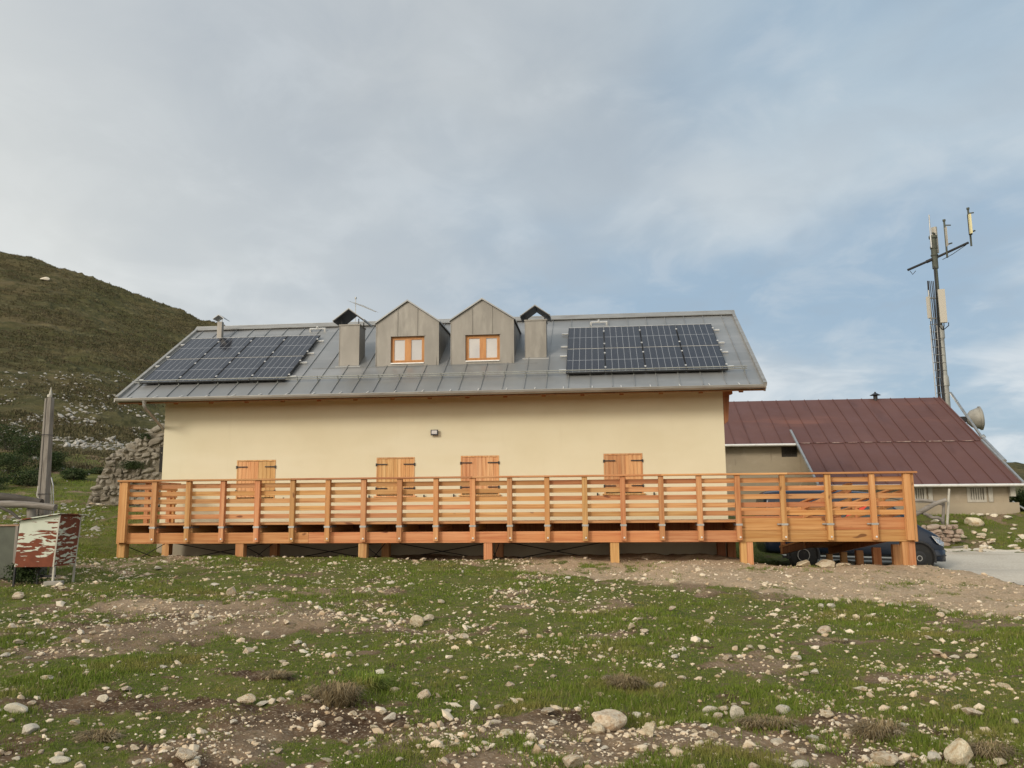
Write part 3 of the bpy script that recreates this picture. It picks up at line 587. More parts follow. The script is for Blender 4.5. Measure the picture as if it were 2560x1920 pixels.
def chimney(u0, u1, v_bot, v_top, apex_v, depth, capw, label):
    base = on_roof((u0+u1)/2, v_bot); Y = base.y; x0, x1 = at(u0, v_bot, Y).x, at(u1, v_bot, Y).x; zt = at((u0+u1)/2, v_top, Y).z; za = at((u0+u1)/2, apex_v, Y+depth*.3).z
    m = MB(); m.box(x0, x1, Y, Y+depth, base.z-.1, zt); m.box(x0-.02, x1+.02, Y-.02, Y+depth+.02, zt, zt+.035)
    m.prism([(x0-.04, Y-.05, base.z-.03), (x0, Y-.002, base.z+.28), (x0, Y-.002, base.z-.03)], (x1-x0+.04, 0, 0)) if False else None
    for x in (x0-.004, x1-.008): m.box(x, x+.012, Y-.012, Y, base.z, zt-.01)
    c = m.build('chimney', M_['zinc2'], house); c['label'] = label
    fs = MB(); fs.box(x0-.07, x1+.07, Y-.10, Y-.01, base.z-.06, base.z-.035); fs.build('flashing', M_['zinc'], c)
    xm = (x0+x1)/2; cp = MB(); y0, y1 = Y-.14, Y+depth+.12
    for sgn in (-1, 1):
        xe = xm+sgn*capw; cp.prism([(xm, y0, za-.02), (xe, y0, zt+.12), (xe+sgn*.0, y0, zt+.14), (xm, y0, za+.012)], (0, y1-y0, 0))
        cp.bar((xe, y0, zt+.125), (xe, y1, zt+.125), .02, .05)
        cp.prism([(xm, y0+.005, za-.045), (xe-sgn*.012, y0+.005, zt+.095), (xe-sgn*.012, y0+.005, zt+.112), (xm, y0+.005, za-.024)], (0, y1-y0-.01, 0), 1)  # black layer under each sheet: shade of the cap's underside put in as colour
    cp.build('chimney_cap', [M_['zinc'], M_['black']], c)
    pt = MB()
    for px in (x0+.04, x1-.04):
        for py in (Y+.04, Y+depth-.04): pt.box(px-.012, px+.012, py-.012, py+.012, zt+.03, zt+.03+(za-zt-.05)*(1-abs(px-xm)/capw)*.9)
    pt.build('cap_post', M_['black'], c)
    lo = MB(); lo.box(x0+.05, x1-.05, Y+.05, Y+depth-.05, zt+.036, zt+.05); lo.build('flue_opening', M_['dark'], c)
chimney(847, 897, 914, 814, 777, .60, .46, 'left chimney with open tent cap')
chimney(1313, 1366, 894, 802, 768, .50, .42, 'right chimney with tent cap')
p = on_roof(547, 850); zt = at(547, 804, p.y).z
fp = MB(); fp.box(p.x-.075, p.x+.075, p.y, p.y+.15, p.z-.1, zt); fl_ = fp.build('flue_pipe', M_['zinc2'], house)
fc = MB(); za = at(547, 797, p.y).z+.02
for sgn in (-1, 1): fc.prism([(p.x, p.y-.10, za+.08), (p.x+sgn*.19, p.y-.10, za-.05), (p.x+sgn*.19, p.y-.10, za-.03), (p.x, p.y-.10, za+.10)], (0, .40, 0))
fc.bar((p.x-.05, p.y+.07, zt), (p.x-.05, p.y+.07, za+.02), .02, .02, (1, 0, 0)); fc.bar((p.x+.05, p.y+.07, zt), (p.x+.05, p.y+.07, za+.02), .02, .02, (1, 0, 0))
fc.build('flue_cap', M_['zinc'], fl_)
# ridge rope anchors
for (u, v, lab) in ((795, 828, 'left'), (1497, 812, 'right')):
    q = on_roof(u, v); s = (q-roofp(0, 0)).dot(RU); a = MB(); L_ = .26
    a.bar(roofp(q.x-L_, s, .09), roofp(q.x+L_, s, .09), .05, .03, RN); a.bar(roofp(q.x-L_+.02, s-.05, .03), roofp(q.x-L_+.02, s+.05, .03), .05, .08, RN); a.bar(roofp(q.x+L_-.02, s-.05, .03), roofp(q.x+L_-.02, s+.05, .03), .05, .08, RN)
    a.tube([roofp(q.x, s, .09), roofp(q.x, s, .16)], .03, 8); a.build('rope_anchor', M_['alu'], house)
# TV antenna behind the left chimney
b0 = Vector((at(887, 800, 25.9).x, 25.95, ZR-.3)); topz = at(887, 742, 25.9).z
ant = empty('tv_antenna', b0, 'thin rooftop television antenna rising behind the left chimney', 'antenna')
m = MB(); m.tube([b0, (b0.x, b0.y, topz)], .014, 7); m.tube([(b0.x, b0.y, topz-.06), (b0.x, b0.y, topz)], .035, 8); m.build('antenna_mast', M_['metal'], ant)
c0 = at(887, 757, 25.9); c1 = at(939, 779, 24.6); m = MB(); m.tube([c0, c1], .017, 6); m.build('boom', M_['metal'], ant)
for k in range(9):
    q = c0.lerp(c1, .04+k*.115); L_ = .34-.024*k; m = MB(); m.tube([q+Vector((-L_*.8, -.1*L_, .25*L_)), q+Vector((L_*.8, .1*L_, -.25*L_))], .004, 5); m.build('antenna_rod', M_['metal'], ant)
# ------------------------------------------------------------------ solar panels: one thing per module
PW, PH = 1.04, 1.67
EX = Vector((1, 0, 0)); PM = Matrix((( 1, 0, 0), (0, RU.y, RN.y), (0, RU.z, RN.z))).to_4x4()
pg = MB(); pg.box(.012, PW-.012, .012, PH-.012, .004, .034)
pf = MB(); pf.box(0, PW, 0, .012, 0, .04); pf.box(0, PW, PH-.016, PH, 0, .04, 1); pf.box(0, .012, .012, PH-.012, 0, .04); pf.box(PW-.012, PW, .012, PH-.012, 0, .04)
pc_ = MB()
pc2_ = MB(); pc_.box(PW-.014, PW+.034, .29, .35, .030, .046); pc2_.box(PW-.014, PW+.034, PH-.39, PH-.33, .030, .046)
def make_panel():
    e = empty('solar_panel', (0, 0, 0)); 
    for mb, nm, ma in ((pg, 'cell_glass', 'cells'), (pf, 'panel_frame', 'plast'), (pc_, 'clamp', 'alu'), (pc2_, 'clamp', 'alu')):
        o = mb.build(nm, [M_[ma], M_['alu']]); o.parent = e
    return e
first = make_panel(); used = False
rowname = {0: 'lower', 1: 'upper'}; colname = ['leftmost', 'second from left', 'third from left', 'rightmost']
railm = []
for arr, (ax, s0, nm) in enumerate(((-12.80, .775, 'left'), (-.82, .745, 'right'))):
    for row in range(2):
        for c in range(4):
            o = first if not used else copy_tree(first); used = True
            o.matrix_world = Matrix.Translation(roofp(ax+c*(PW+.022), s0+row*(PH+.018), .075)) @ PM
            near = 'near the roof edge' if (arr == 0 and c == 0) or (arr == 1 and c == 3) else ''
            tag(o, f'{colname[c]} solar panel in {rowname[row]} row of {nm} roof array {near}'.strip(), 'solar panel', 'solar panels on the metal roof')
    for row in range(2):
        for y in (.32, PH-.36):
            s = s0+row*(PH+.018)+y
            q = MB(); q.bar(roofp(ax-.20, s, .045), roofp(ax+4*(PW+.022)+.18, s, .045), .04, .04, RN)
            q.build('panel_rail', M_['alu'], roof)
#@@DECK
# ------------------------------------------------------------------ larch deck
YD = 19.31; ZT, ZF, ZRIM = .697+Z0, -.323+Z0, -.795+Z0; DX0, DX1 = -11.63, 6.93; YDB = 21.95
deck = empty('wooden_deck', (-2.3, YD+.1, Z0-1.3), 'long raised larch wood deck with slatted railing in front of the house', 'deck')
pxs = [-10.76+.868*k for k in range(15)]+[2.265, 3.17, 4.24, 5.30, 6.35]
pxs = [-10.76+.868*k for k in range(15)]+[at(1753, 1350, YD).x, at(1850, 1350, YD).x, at(1963.6, 1350, YD).x, at(2078, 1350, YD).x, at(2190, 1350, YD).x]
XS = pxs[16]                                             # start of the solid right-hand section
def part(name, m, *box, bevel=.004):
    q = MB(); q.box(*box); return q.build(name, m, deck, bevel)
# floor
fb = MB(); n = 17; wy = (YDB-YD-.15)/n
for i in range(n): fb.box(DX0+.10, DX1-.10, YD+.15+i*wy+.003, YD+.15+(i+1)*wy-.003, ZF-.04, ZF)
fb.build('deck_floor', M_['wx'], deck)
part('floor_edge', M_['wx'], DX0+.08, XS, YD+.125, YD+.149, ZF-.035, ZF+.012)
seg = [DX0, -6.9, -2.05, 1.4, XS+.06, DX1]
for a, c in zip(seg[:-1], seg[1:]): part('rim_beam', M_['wxr'], a+.002, c-.002, YD+.10, YD+.22, ZRIM, ZRIM+.255)
for a, c in ((XS+.06, 5.0), (5.0, DX1-.02)): part('fascia_board', M_['wxr'], a+.002, c-.002, YD+.105, YD+.15, ZRIM+.258, ZF+.055)
part('rim_beam', M_['wxr'], DX0+.1, DX1-.1, YDB-.12, YDB, ZRIM, ZRIM+.255)
for x in pxs+[DX0+.1, DX1-.2]: part('joist', M_['wy'], x-.04, x+.04, YD+.225, YDB-.02, ZRIM+.26, ZF-.045)
q = MB(); q.box(DX0+.12, DX1-.12, 21.3, 21.36, ZRIM+.02, ZF-.05); q.build('inner_beam', M_['wdark'], deck)
for x in (DX0+.0, DX1-.12): part('side_beam', M_['wy'], x, x+.12, YD+.22, YDB, ZRIM, ZRIM+.255)
# railing posts with bracket and bolt
for i, x in enumerate(pxs):
    w2 = .058 if i % 3 else .062
    ps = part('railing_post', M_['wz'], x-w2, x+w2, YD-.02, YD+.095, ZRIM+.035+.004*(i % 3), ZT-.004, bevel=.005)
    q = MB(); z = ZF-.085; q.box(x-w2-.012, x+w2+.012, YD-.027, YD-.021, z-.022, z+.022)
    for sgn in (-1, 1): q.box(min(x+sgn*w2, x+sgn*(w2+.012))-0, max(x+sgn*w2, x+sgn*(w2+.012)), YD-.021, YD+.5, z-.022, z+.022)
    if i >= 17: q.tube([(x-w2-.09, YD+.06, z), (x-w2, YD+.06, z)], .02, 8); q.tube([(x+w2, YD+.06, z), (x+w2+.05, YD+.06, z)], .012, 8)
    q.build('bracket', M_['metal'], ps)
    q = MB(); q.tube([(x+.012, YD-.034, ZRIM+.11), (x+.012, YD-.02, ZRIM+.11)], .021, 10); q.build('bolt', M_['alu'], ps)
for x in (DX0+.11, DX1-.16):                            # corner posts
    s = 1 if x > 0 else -1
    part('corner_post', M_['wz'], x-.075, x+.075, YD-.02, YD+.095, ZRIM+.03, ZT-.004)
    part('corner_post', M_['wz'], min(x+s*.078, x+s*.155), max(x+s*.078, x+s*.155), YD+.02, YD+.15, ZRIM+.0, ZT-.004)
# slats: boards behind the posts, jointed on a post
joints = [DX0+.12, pxs[3], pxs[7], pxs[11], pxs[15], pxs[17], DX1-.1]
for r_ in range(5):
    zt_ = ZT-.065-.183*r_; js = list(joints)
    if r_ % 2: js = [DX0+.12, pxs[1], pxs[5], pxs[9], pxs[13], pxs[16], pxs[18], DX1-.1]
    for a, c in zip(js[:-1], js[1:]): part('rail_slat', M_['wx'], a+.002, c-.002, YD+.098, YD+.135, zt_-.108, zt_, bevel=.004)
hr = [DX0-.06, -7.3, -2.95, 1.4, 4.2, DX1+.06]
for a, c in zip(hr[:-1], hr[1:]): part('handrail', M_['wx'], a+.001, c-.001, YD-.06, YD+.17, ZT, ZT+.042, bevel=.006)
# left return railing and back post
for r_ in range(5):
    zt_ = ZT-.065-.183*r_; part('rail_slat', M_['wy'], DX0+.08, DX0+.115, YD+.16, YDB-.1, zt_-.108, zt_)
part('handrail', M_['wy'], DX0-.06, DX0+.17, YD+.172, YDB, ZT, ZT+.042)
for y in (YD+1.2, YDB-.12): part('railing_post', M_['wz'], DX0-.03, DX0+.075, y-.05, y+.05, ZRIM+.03, ZT-.004)
for r_ in range(5):
    zt_ = ZT-.065-.183*r_; part('rail_slat', M_['wx'], DX0+.12, WL-.05+.55, YDB-.12, YDB-.085, zt_-.108, zt_)
part('railing_post', M_['wz'], WL+.42, WL+.53, YDB-.22, YDB-.13, ZF, ZT-.004); part('handrail', M_['wx'], DX0+.10, WL+.55, YDB-.2, YDB-.02, ZT+.0, ZT+.04)
# low back board on the right part
part('back_board', M_['wx'], WR+.25, DX1-.9, YDB-.05, YDB-.01, Z0-.16, Z0-.04)
part('back_board', M_['wx'], WR+.25, DX1-.9, YDB-.05, YDB-.01, ZF+.0, ZF+.07)
# piers
fx = [-11.607, -8.606, -5.589, -2.6075, .314]
for x in fx: part('pier', M_['wz'], x-.10, x+.10, YD+.12, YD+.32, float(H(x, YD+.2))-.25, ZRIM-.002, bevel=.006)
for x in (3.19, 3.33): part('pier', M_['wz'], x-.068, x+.068, YD+.12, YD+.30, float(H(x, YD+.2))-.25, ZRIM-.002)
for x in (6.68, 6.82): part('pier', M_['wz'], x-.068, x+.068, YD+.12, YD+.30, float(H(x, YD+.2))-.25, ZRIM-.002)
for x in fx+[3.0, 3.25]: part('pier', M_['wdark' if x > 2 else 'wz'], x-.10, x+.10, 21.55, 21.75, Z0-1.7, ZRIM-.002)
for i in range(4):
    a, c = fx[i]+.1, fx[i+1]-.1
    q = MB(); q.tube([(a, 21.64, ZRIM-.06), (c, 21.64, Z0-1.35)], .012, 6); q.tube([(a, 21.66, Z0-1.35), (c, 21.66, ZRIM-.06)], .012, 6); q.build('brace_rod', M_['black'], deck)
for x in fx:
    q = MB(); q.tube([(x, YD+.33, ZRIM-.06), (x, 21.54, Z0-1.35)], .010, 6); q.tube([(x+.03, YD+.33, Z0-1.35), (x+.03, 21.54, ZRIM-.06)], .010, 6); q.build('brace_rod', M_['black'], deck)
# ramp going down behind the right end
rp = [(2240, 1361, 20.55), (2190, 1368.7, 21.15), (2147, 1376, 21.8), (2108, 1379.5, 22.45), (2073, 1385, 23.1)]
P = [at(*a) for a in rp]
for i, p_ in enumerate(P): 
    hw = .10-.008*i; part('pier', M_['wz'], p_.x-hw, p_.x+hw, p_.y-.07, p_.y+.07, Z0-1.95, p_.z)
a, c = P[0]+Vector((0, -.9, .14)), P[-1]+Vector((0, .1, .0)); a.z = ZRIM+.12
def off(p, dx, dz): return p+Vector((dx, 0, dz))
q = MB(); q.prism([off(a, -1.25, .16), off(a, .1, .16), off(c, .1, .16), off(c, -1.25, .16)], (0, 0, .05)); q.build('ramp_floor', M_['wy'], deck)
for dx in (-1.2, .04):
    q = MB(); q.bar(off(a, dx, .07), off(c, dx, .07), .07, .17); q.build('ramp_beam', M_['wdark'], deck)
for dx in (-1.2, .08):
    for k in range(4):
        q = MB(); q.bar(off(a, dx, .36+k*.22), off(c, dx, .34+k*.22), .035, .10); q.build('ramp_slat', M_['wy'], deck)
    q = MB(); q.bar(off(a, dx, 1.16), off(c, dx, 1.12), .12, .04); q.build('handrail', M_['wy'], deck)
    for t in (.30, .62, .97):
        m_ = a.lerp(c, t); q = MB(); q.box(m_.x+dx-.05, m_.x+dx+.05, m_.y-.05, m_.y+.05, m_.z-.0, m_.z+1.14); q.build('ramp_post', M_['wz'], deck)
# ------------------------------------------------------------------ barn
BX, BYE = 15.05, 32.0
def yl(u, v, X): d = ray(u, v); return X*d[1]/d[0]      # depth of the point at px on the plane x=X
Yrb = yl(2347, 995, BX); Ysb = yl(2452, 1098, BX); Yeb = yl(2556, 1212, BX)
zr_ = at(2347, 993.5, Yrb).z; zs = at(2452, 1101, Ysb).z; zeb = at(2550, 1208, Yeb).z
barn = empty('barn', (9, Yeb+.6, Z0-.4), 'low old barn with brown red metal roof behind the right end of the deck', 'barn')
BL = 1.0; xlt = at(2040, 1185, Yeb+ (1207-1185)/100).x
xu = at(2000, 1108, Ysb).x; xu = at(1994, 1106, Ysb).x
def slope_sheet(x0, x1, ya, za, yb, zb_, th=.06):
    n = Vector((0, -(zb_-za), yb-ya)).normalized(); return [(x0, ya, za), (x0, yb, zb_), (x0, yb-n.y*th, zb_-n.z*th), (x0, ya-n.y*th, za-n.z*th)], (x1-x0, 0, 0), n
m = MB(); pl, ex, nn = slope_sheet(BL, BX, Ysb, zs, Yrb, zr_); m.prism(pl, ex)
x = BL+.2
while x < BX-.1:
    m.bar(Vector((x, Ysb, zs))+nn*.015, Vector((x, Yrb, zr_))+nn*.015, .022, .035, nn); x += .62
m.prism([(BL, 2*Yrb-Ysb, zs), (BL, Yrb+.003, zr_), (BL, Yrb, zr_-.08), (BL, 2*Yrb-Ysb, zs-.08)], (BX-BL, 0, 0))
m.build('roof', M_['redroof'], barn)
m = MB(); pl, ex, n2 = slope_sheet(xu, BX+.02, Yeb, zeb, Ysb-.004, zs-.03); m.prism(pl, ex)
x = xu+.55
while x < BX-.1:
    m.bar(Vector((x, Yeb, zeb))+n2*.015, Vector((x, Ysb, zs-.03))+n2*.015, .022, .035, n2); x += .62
lr = m.build('lower_roof', M_['redroof'], barn)
m = MB(); rr_ = random.Random(4); x = xu+.1
while x < BX-.2:
    L_ = rr_.uniform(.3, .56); m.box(x, x+L_, Ysb-.06, Ysb-.035, zs-.022, zs+.014); x += .62
m.build('seam_flashing', mat('bare_flashing', (.42, .33, .29), .6, .2, [((5, 5, 5), 3, .4, .6, (.20, .10, .09))]), barn)
for (xx, ya, za, yb, zb_) in ((BX+.02, Yeb-.02, zeb, Ysb, zs-.03), (xu-.05, Yeb-.02, zeb, Ysb+.9, zs+.56)):
    q = MB(); q.bar((xx, ya, za+.02), (xx, yb, zb_+.03), .08, .10, (0, -.5, .8)); q.build('verge_trim', M_['metal'], barn)
q = MB(); q.bar((BX+.02, Ysb, zs+.01), (BX+.02, Yrb, zr_+.01), .06, .06, (0, -.5, .8)); q.build('verge_trim', M_['redroof'], barn)
for (x0, x1, yy_, zz_) in ((BL, xu-.1, Ysb, zs), (xu-.1, BX+.25, Yeb, zeb)):
    q = MB(); q.tube([(x0, yy_-.07, zz_-.05), (x1, yy_-.07, zz_-.06)], .055, 10); q.box(x0, x1, yy_-.06, yy_-.02, zz_-.06, zz_-.02); q.build('gutter', M_['alu'], barn)
# barn walls with window recesses
Ywl = Yeb+.45; Ywu = Ysb+.45
zbw = at(2500, 1290, Ywl).z-.5
wr = at(2523, 1250, Ywl).x
def wall_with(mb, x0, x1, y, z0, z1, holes, depth=.18):
    holes = sorted(holes); cur = x0
    for (a, c, hz0, hz1) in holes:
        mb.add([(cur, y, z0), (a, y, z0), (a, y, z1), (cur, y, z1)], [(0, 1, 2, 3)]); mb.add([(a, y, z0), (c, y, z0), (c, y, hz0), (a, y, hz0)], [(0, 1, 2, 3)]); mb.add([(a, y, hz1), (c, y, hz1), (c, y, z1), (a, y, z1)], [(0, 1, 2, 3)])
        mb.add([(a, y, hz0), (a, y, hz1), (a, y+depth, hz1), (a, y+depth, hz0)], [(0, 1, 2, 3)]); mb.add([(c, y, hz0), (c, y, hz1), (c, y+depth, hz1), (c, y+depth, hz0)], [(3, 2, 1, 0)])
        mb.add([(a, y, hz1), (c, y, hz1), (c, y+depth, hz1), (a, y+depth, hz1)], [(0, 1, 2, 3)]); mb.add([(a, y, hz0), (c, y, hz0), (c, y+depth, hz0), (a, y+depth, hz0)], [(3, 2, 1, 0)]); cur = c
    mb.add([(cur, y, z0), (x1, y, z0), (x1, y, z1), (cur, y, z1)], [(0, 1, 2, 3)])
def wpx(u0, v0, u1, v1, Y): a, c = at(u0, v0, Y), at(u1, v1, Y); return (a.x, c.x, c.z, a.z)
h1 = wpx(2422, 1220, 2460, 1249, Ywl); h2 = wpx(2270, 1220, 2314, 1249, Ywl); h2 = (h1[0]-(at(2460, 1235, Ywl).x-at(2310, 1235, Ywl).x), h1[1]-(at(2460, 1235, Ywl).x-at(2310, 1235, Ywl).x), h1[2], h1[3])
h3 = wpx(1953, 1117, 1994, 1142, Ywu)
m = MB(); wall_with(m, xu+.15, wr, Ywl, zbw, zeb+.22, [h1, h2]); m.add([(wr, Ywl, zbw), (wr, 2*Yrb-Ywl, zbw), (wr, 2*Yrb-Ywl, zs-.1), (wr, Yrb, zr_-.12), (wr, Ywu, zs+.15), (wr, Ywl, zeb+.2)], [(0, 1, 2, 3, 4, 5)])
m.add([(xu+.15, Ywl, zbw), (xu+.15, Ywu, zbw), (xu+.15, Ywu, zs+.15), (xu+.15, Ywl, zeb+.2)], [(3, 2, 1, 0)])
m.box(xu+.3, wr+.28, Ywl-.12, Ywl-.003, zbw, at(2500, 1256, Ywl).z)
wall_with(m, BL, xu+.15, Ywu, zbw, zs+.2, [h3]); m.build('wall', M_['oldwall'], barn)
for hi, (a, c, z0, z1) in enumerate((h1, h2)):
    q = MB(); t = .09; y = Ywl-.03
    q.box(a-t, c+t, y, Ywl+.03, z0-t, z0); q.box(a-t, c+t, y, Ywl+.03, z1, z1+t*.8); q.box(a-t, a, y, Ywl+.03, z0, z1); q.box(c, c+t, y, Ywl+.03, z0, z1)
    wf_ = q.build('window_frame', M_['oldwin'], barn); q = MB()
    for k in range(6): xx = a+(c-a)*(k+.5)/6; q.box(xx-.028, xx+.028, Ywl+.02, Ywl+.05, z0, z1)
    q.build('window_bars', M_['oldwin'], wf_); q = MB(); q.box(a, c, Ywl+.12, Ywl+.14, z0, z1); q.build('window_pane', M_['dark'], wf_)
    q = MB(); q.box(c+.15, c+.30, Ywl-.06, Ywl-.02, z0-.08, z1+.06); q.build('folded_shutter', M_['oldwin'], barn)
a, c, z0, z1 = h3; q = MB(); q.box(a, c, Ywu+.10, Ywu+.12, z0, z1)
for k in (0, .33, .66, 1): q.box(a+(c-a)*k*.94, a+(c-a)*(k*.94+.06), Ywu+.06, Ywu+.10, z0, z1)
q.build('window_boards', M_['logdark'], barn)
q = MB(); bx_ = wpx(2520, 1213, 2532, 1241, Ywl-.02); q.box(bx_[0], bx_[1]+.05, Ywl-.16, Ywl-.005, bx_[2], bx_[3]); q.build('meter_box', M_['oldwin'], barn)
pv = at(2189, 1000, Yrb-.1); q = MB(); q.tube([(pv.x, Yrb-.1, zr_-.25), (pv.x, Yrb-.1, zr_+.12)], .09, 10); q.tube([(pv.x, Yrb-.1, zr_+.14), (pv.x, Yrb-.1, zr_+.24)], [.24, .05], 12); q.tube([(pv.x, Yrb-.1, zr_+.24), (pv.x, Yrb-.1, zr_+.29)], .04, 8); q.build('roof_vent', M_['black'], barn)
# ------------------------------------------------------------------ radio mast
YM = Yrb+.55
def am(u, v, Y=None): return at(u, v, YM if Y is None else Y)
def zx(u, v): return (2160+u/2.5125, 500+v/2.5136)        # from zoom coordinates of the mast study to photo pixels
base = am(*zx(525, 1315)); mastx = base.x; topm = am(*zx(430, 240))
mast = empty('radio_mast', (mastx, YM, Z0-.6), 'tall grey radio mast with white panel antennas rising behind the barn roof', 'radio mast')
def vz(v): return am(2160+480/2.5, 500+v/2.5136).z
q = MB(); q.tube([(mastx, YM, Z0-.8), (mastx, YM, vz(1110))], .135, 16); q.tube([(mastx, YM, vz(1170)), (mastx, YM, vz(1115)), (mastx, YM, vz(1100))], [.17, .16, .12], 16)
q.tube([(mastx, YM, vz(1110)), (mastx, YM, vz(790))], .115, 16); q.tube([(mastx, YM, vz(870)), (mastx, YM, vz(800))], .15, 14); q.build('lower_pole', M_['mast'], mast)
q = MB(); q.tube([(mastx, YM, vz(800)), (mastx, YM, vz(420))], .085, 12); q.tube([(mastx, YM, vz(430)), (mastx, YM, vz(230))], .13, 12); q.tube([(mastx, YM, vz(240)), (mastx, YM, vz(225))], .18, 12); q.tube([(mastx, YM, vz(305)), (mastx, YM, vz(290))], .16, 12); q.tube([(mastx, YM, vz(350)), (mastx, YM, vz(342))], .16, 12)
q.build('upper_pole', M_['green'], mast)
q = MB()
for k in range(5):
    dx = -.22-.06*k+.02; pts = [(mastx+dx-.03*math.sin(t*5+k), YM-.06-.02*k, vz(1290-t*780)) for t in np.linspace(0, 1, 14)]; q.tube(pts, .02, 6)
for k in range(4): q.tube([(mastx-.18-.015*k, YM-.16, vz(1310)), (mastx-.15-.01*k, YM-.16, vz(800)), (mastx-.10, YM-.14, vz(420))], .025, 6)
q.build('cables', M_['black'], mast)
q = MB()
for dx in (-.20, -.50): q.tube([(mastx+dx, YM-.12, vz(1240)), (mastx+dx, YM-.12, vz(790))], .022, 6)
for k in range(10): z = vz(1215-k*48); q.tube([(mastx-.50, YM-.12, z), (mastx+.05, YM-.12, z)], .016, 6)
q.build('ladder', M_['metal'], mast)
def panel_ant(u0, v0, u1, v1, dep, m, Y=None, rz=0, name='panel_antenna', thick=.16):
    a, c = am(u0, v0, Y), am(u1, v1, Y); cx, hw = (a.x+c.x)/2, abs(c.x-a.x)/2; q = MB(); R = Matrix.Translation((cx, a.y, 0)) @ Matrix.Rotation(rz, 4, 'Z')
    q.box(-hw, hw, -thick/2, thick/2, c.z, a.z, 0, R); return q.build(name, m, mast), (cx, a.y, c.z, a.z, hw)
Z = lambda u, v: zx(u, v)
def pa(u0, v0, u1, v1, m, **k): a, c = zx(u0, v0), zx(u1, v1); return panel_ant(a[0], a[1], c[0], c[1], 0, m, **k)
big, bi = pa(463, 563, 522, 770, M_['ant'], Y=YM-.35, rz=-.25)
q = MB(); 
for v in (780, 790): pass
for k in range(3): q.tube([(bi[0]-.2+.2*k, bi[1], bi[2]), (bi[0]-.2+.2*k, bi[1], bi[2]-.14), (mastx+.05, YM-.1, bi[2]-.30)], .02, 6)
q.build('cables', M_['black'], mast)
sm_, s_i = pa(395, 608, 418, 742, M_['ant'], Y=YM-.2, rz=.4)
q = MB()
for z in (s_i[3]-.05, s_i[2]+.0): q.bar((s_i[0], YM-.2, z), (mastx, YM, z), .05, .05)
q.tube([(s_i[0]+.05, YM-.2, s_i[2]-.15), (s_i[0]+.05, YM-.2, s_i[3]+.30)], .03, 8)
for z in (bi[3]-.3, bi[2]+.25): q.bar((bi[0], YM-.3, z), (mastx, YM, z), .06, .06)
q.build('mounting_bracket', M_['metal'], mast)
tp, t_i = pa(430, 172, 462, 335, M_['ant'], Y=YM+.25, rz=.75, thick=.22)
q = MB()
for z in (t_i[3]-.35, t_i[2]+.6): q.bar((t_i[0], YM+.2, z), (mastx, YM, z), .07, .07)
q.build('mounting_bracket', M_['green'], mast)
q = MB(); a = am(*zx(412, 225)); c = am(*zx(403, 98)); q.tube([(a.x, YM-.1, a.z), (c.x, YM-.1, c.z)], .028, 6); q.tube([(a.x, YM-.1, a.z-.6), (a.x, YM-.1, a.z)], .04, 6); q.build('whip_antenna', M_['metal'], mast)
# cross arm: rises to the right, drops to the left (perspective of a level arm running away)
L1 = am(*zx(275, 440), YM); R1 = am(*zx(655, 268), YM); mid = Vector((mastx, YM, vz(365)))
q = MB(); q.tube([L1, mid, R1], .055, 10); q.tube([L1.lerp(mid, .7), mid.lerp(R1, .08)], .075, 10); q.build('cross_arm', M_['black'], mast)
q = MB(); q.tube([L1+Vector((.1, 0, -.05)), L1+Vector((.2, 0, -.22)), L1+Vector((.35, 0, -.05))], .015, 5); q.tube([mid+Vector((.3, -.1, -.1)), mid.lerp(R1, .5)+Vector((0, -.05, -.2)), R1+Vector((-.1, 0, -.1))], .015, 5); q.build('cables', M_['black'], mast)
for (u, v0, v1, pu0, pu1, pv0, pv1, m) in ((500, 132, 365, 512, 524, 170, 290, M_['ant']), (650, 58, 292, 655, 677, 92, 212, M_['yel'])):
    a, c = am(*zx(u, v0)), am(*zx(u, v1)); q = MB(); q.tube([(a.x, YM-.05, c.z), (a.x, YM-.05, a.z)], .045, 8); q.tube([(a.x, YM-.05, a.z-.03), (a.x, YM-.05, a.z+.05)], .07, 8)
    top = am(*zx(pu0, pv0)); bot = am(*zx(pu1, pv1)); q.bar((a.x, YM-.05, a.z-.22), (top.x+.1, YM-.3, top.z-.02), .05, .05); q.bar((a.x, YM-.05, bot.z+.05), (top.x+.1, YM-.3, bot.z+.05), .05, .05); q.build('antenna_pole', M_['green'], mast)
    pa(pu0, pv0, pu1, pv1, m, Y=YM-.35, rz=0, thick=.22)
    if u == 650:
        a2, c2 = am(*zx(650, 88), YM-.3), am(*zx(682, 218), YM-.3); q = MB(); q.box(a2.x, c2.x, YM-.32, YM-.22, c2.z, a2.z); q.build('antenna_backing', M_['black'], mast, .02)
# stay tube down the gable and the radome dish behind it
a = am(*zx(545, 1213)); k1 = at(*zx(740, 1490), Ysb+1.1); k2 = at(*zx(885, 1640), Ysb-1.6)
q = MB(); q.tube([(mastx, YM, a.z), (a.x, a.y, a.z), k1], .055, 8); q.tube([k1, k2], .07, 8); q.tube([k1+Vector((-.03, 0, .04)), k1+Vector((.05, 0, -.07))], .14, 10); q.build('stay_tube', M_['metal'], mast)
dc = at(*zx(690, 1375), YM+.5); q = MB(); ax = Vector((.96, -.25, .06)).normalized()
q.tube([dc-ax*.30, dc-ax*.12, dc+ax*.22, dc+ax*.24], [.18, .38, .50, .50], 28); q.tube([dc+ax*.22, dc+ax*.30, dc+ax*.36], [.54, .54, .40], 28)
dish = q.build('dish', mat('weathered_radome', (.36, .345, .30), .6, 0, [((3, 3, 3), 4, .4, .7, (.26, .25, .22))]), mast); dish['label'] = 'round covered microwave dish'
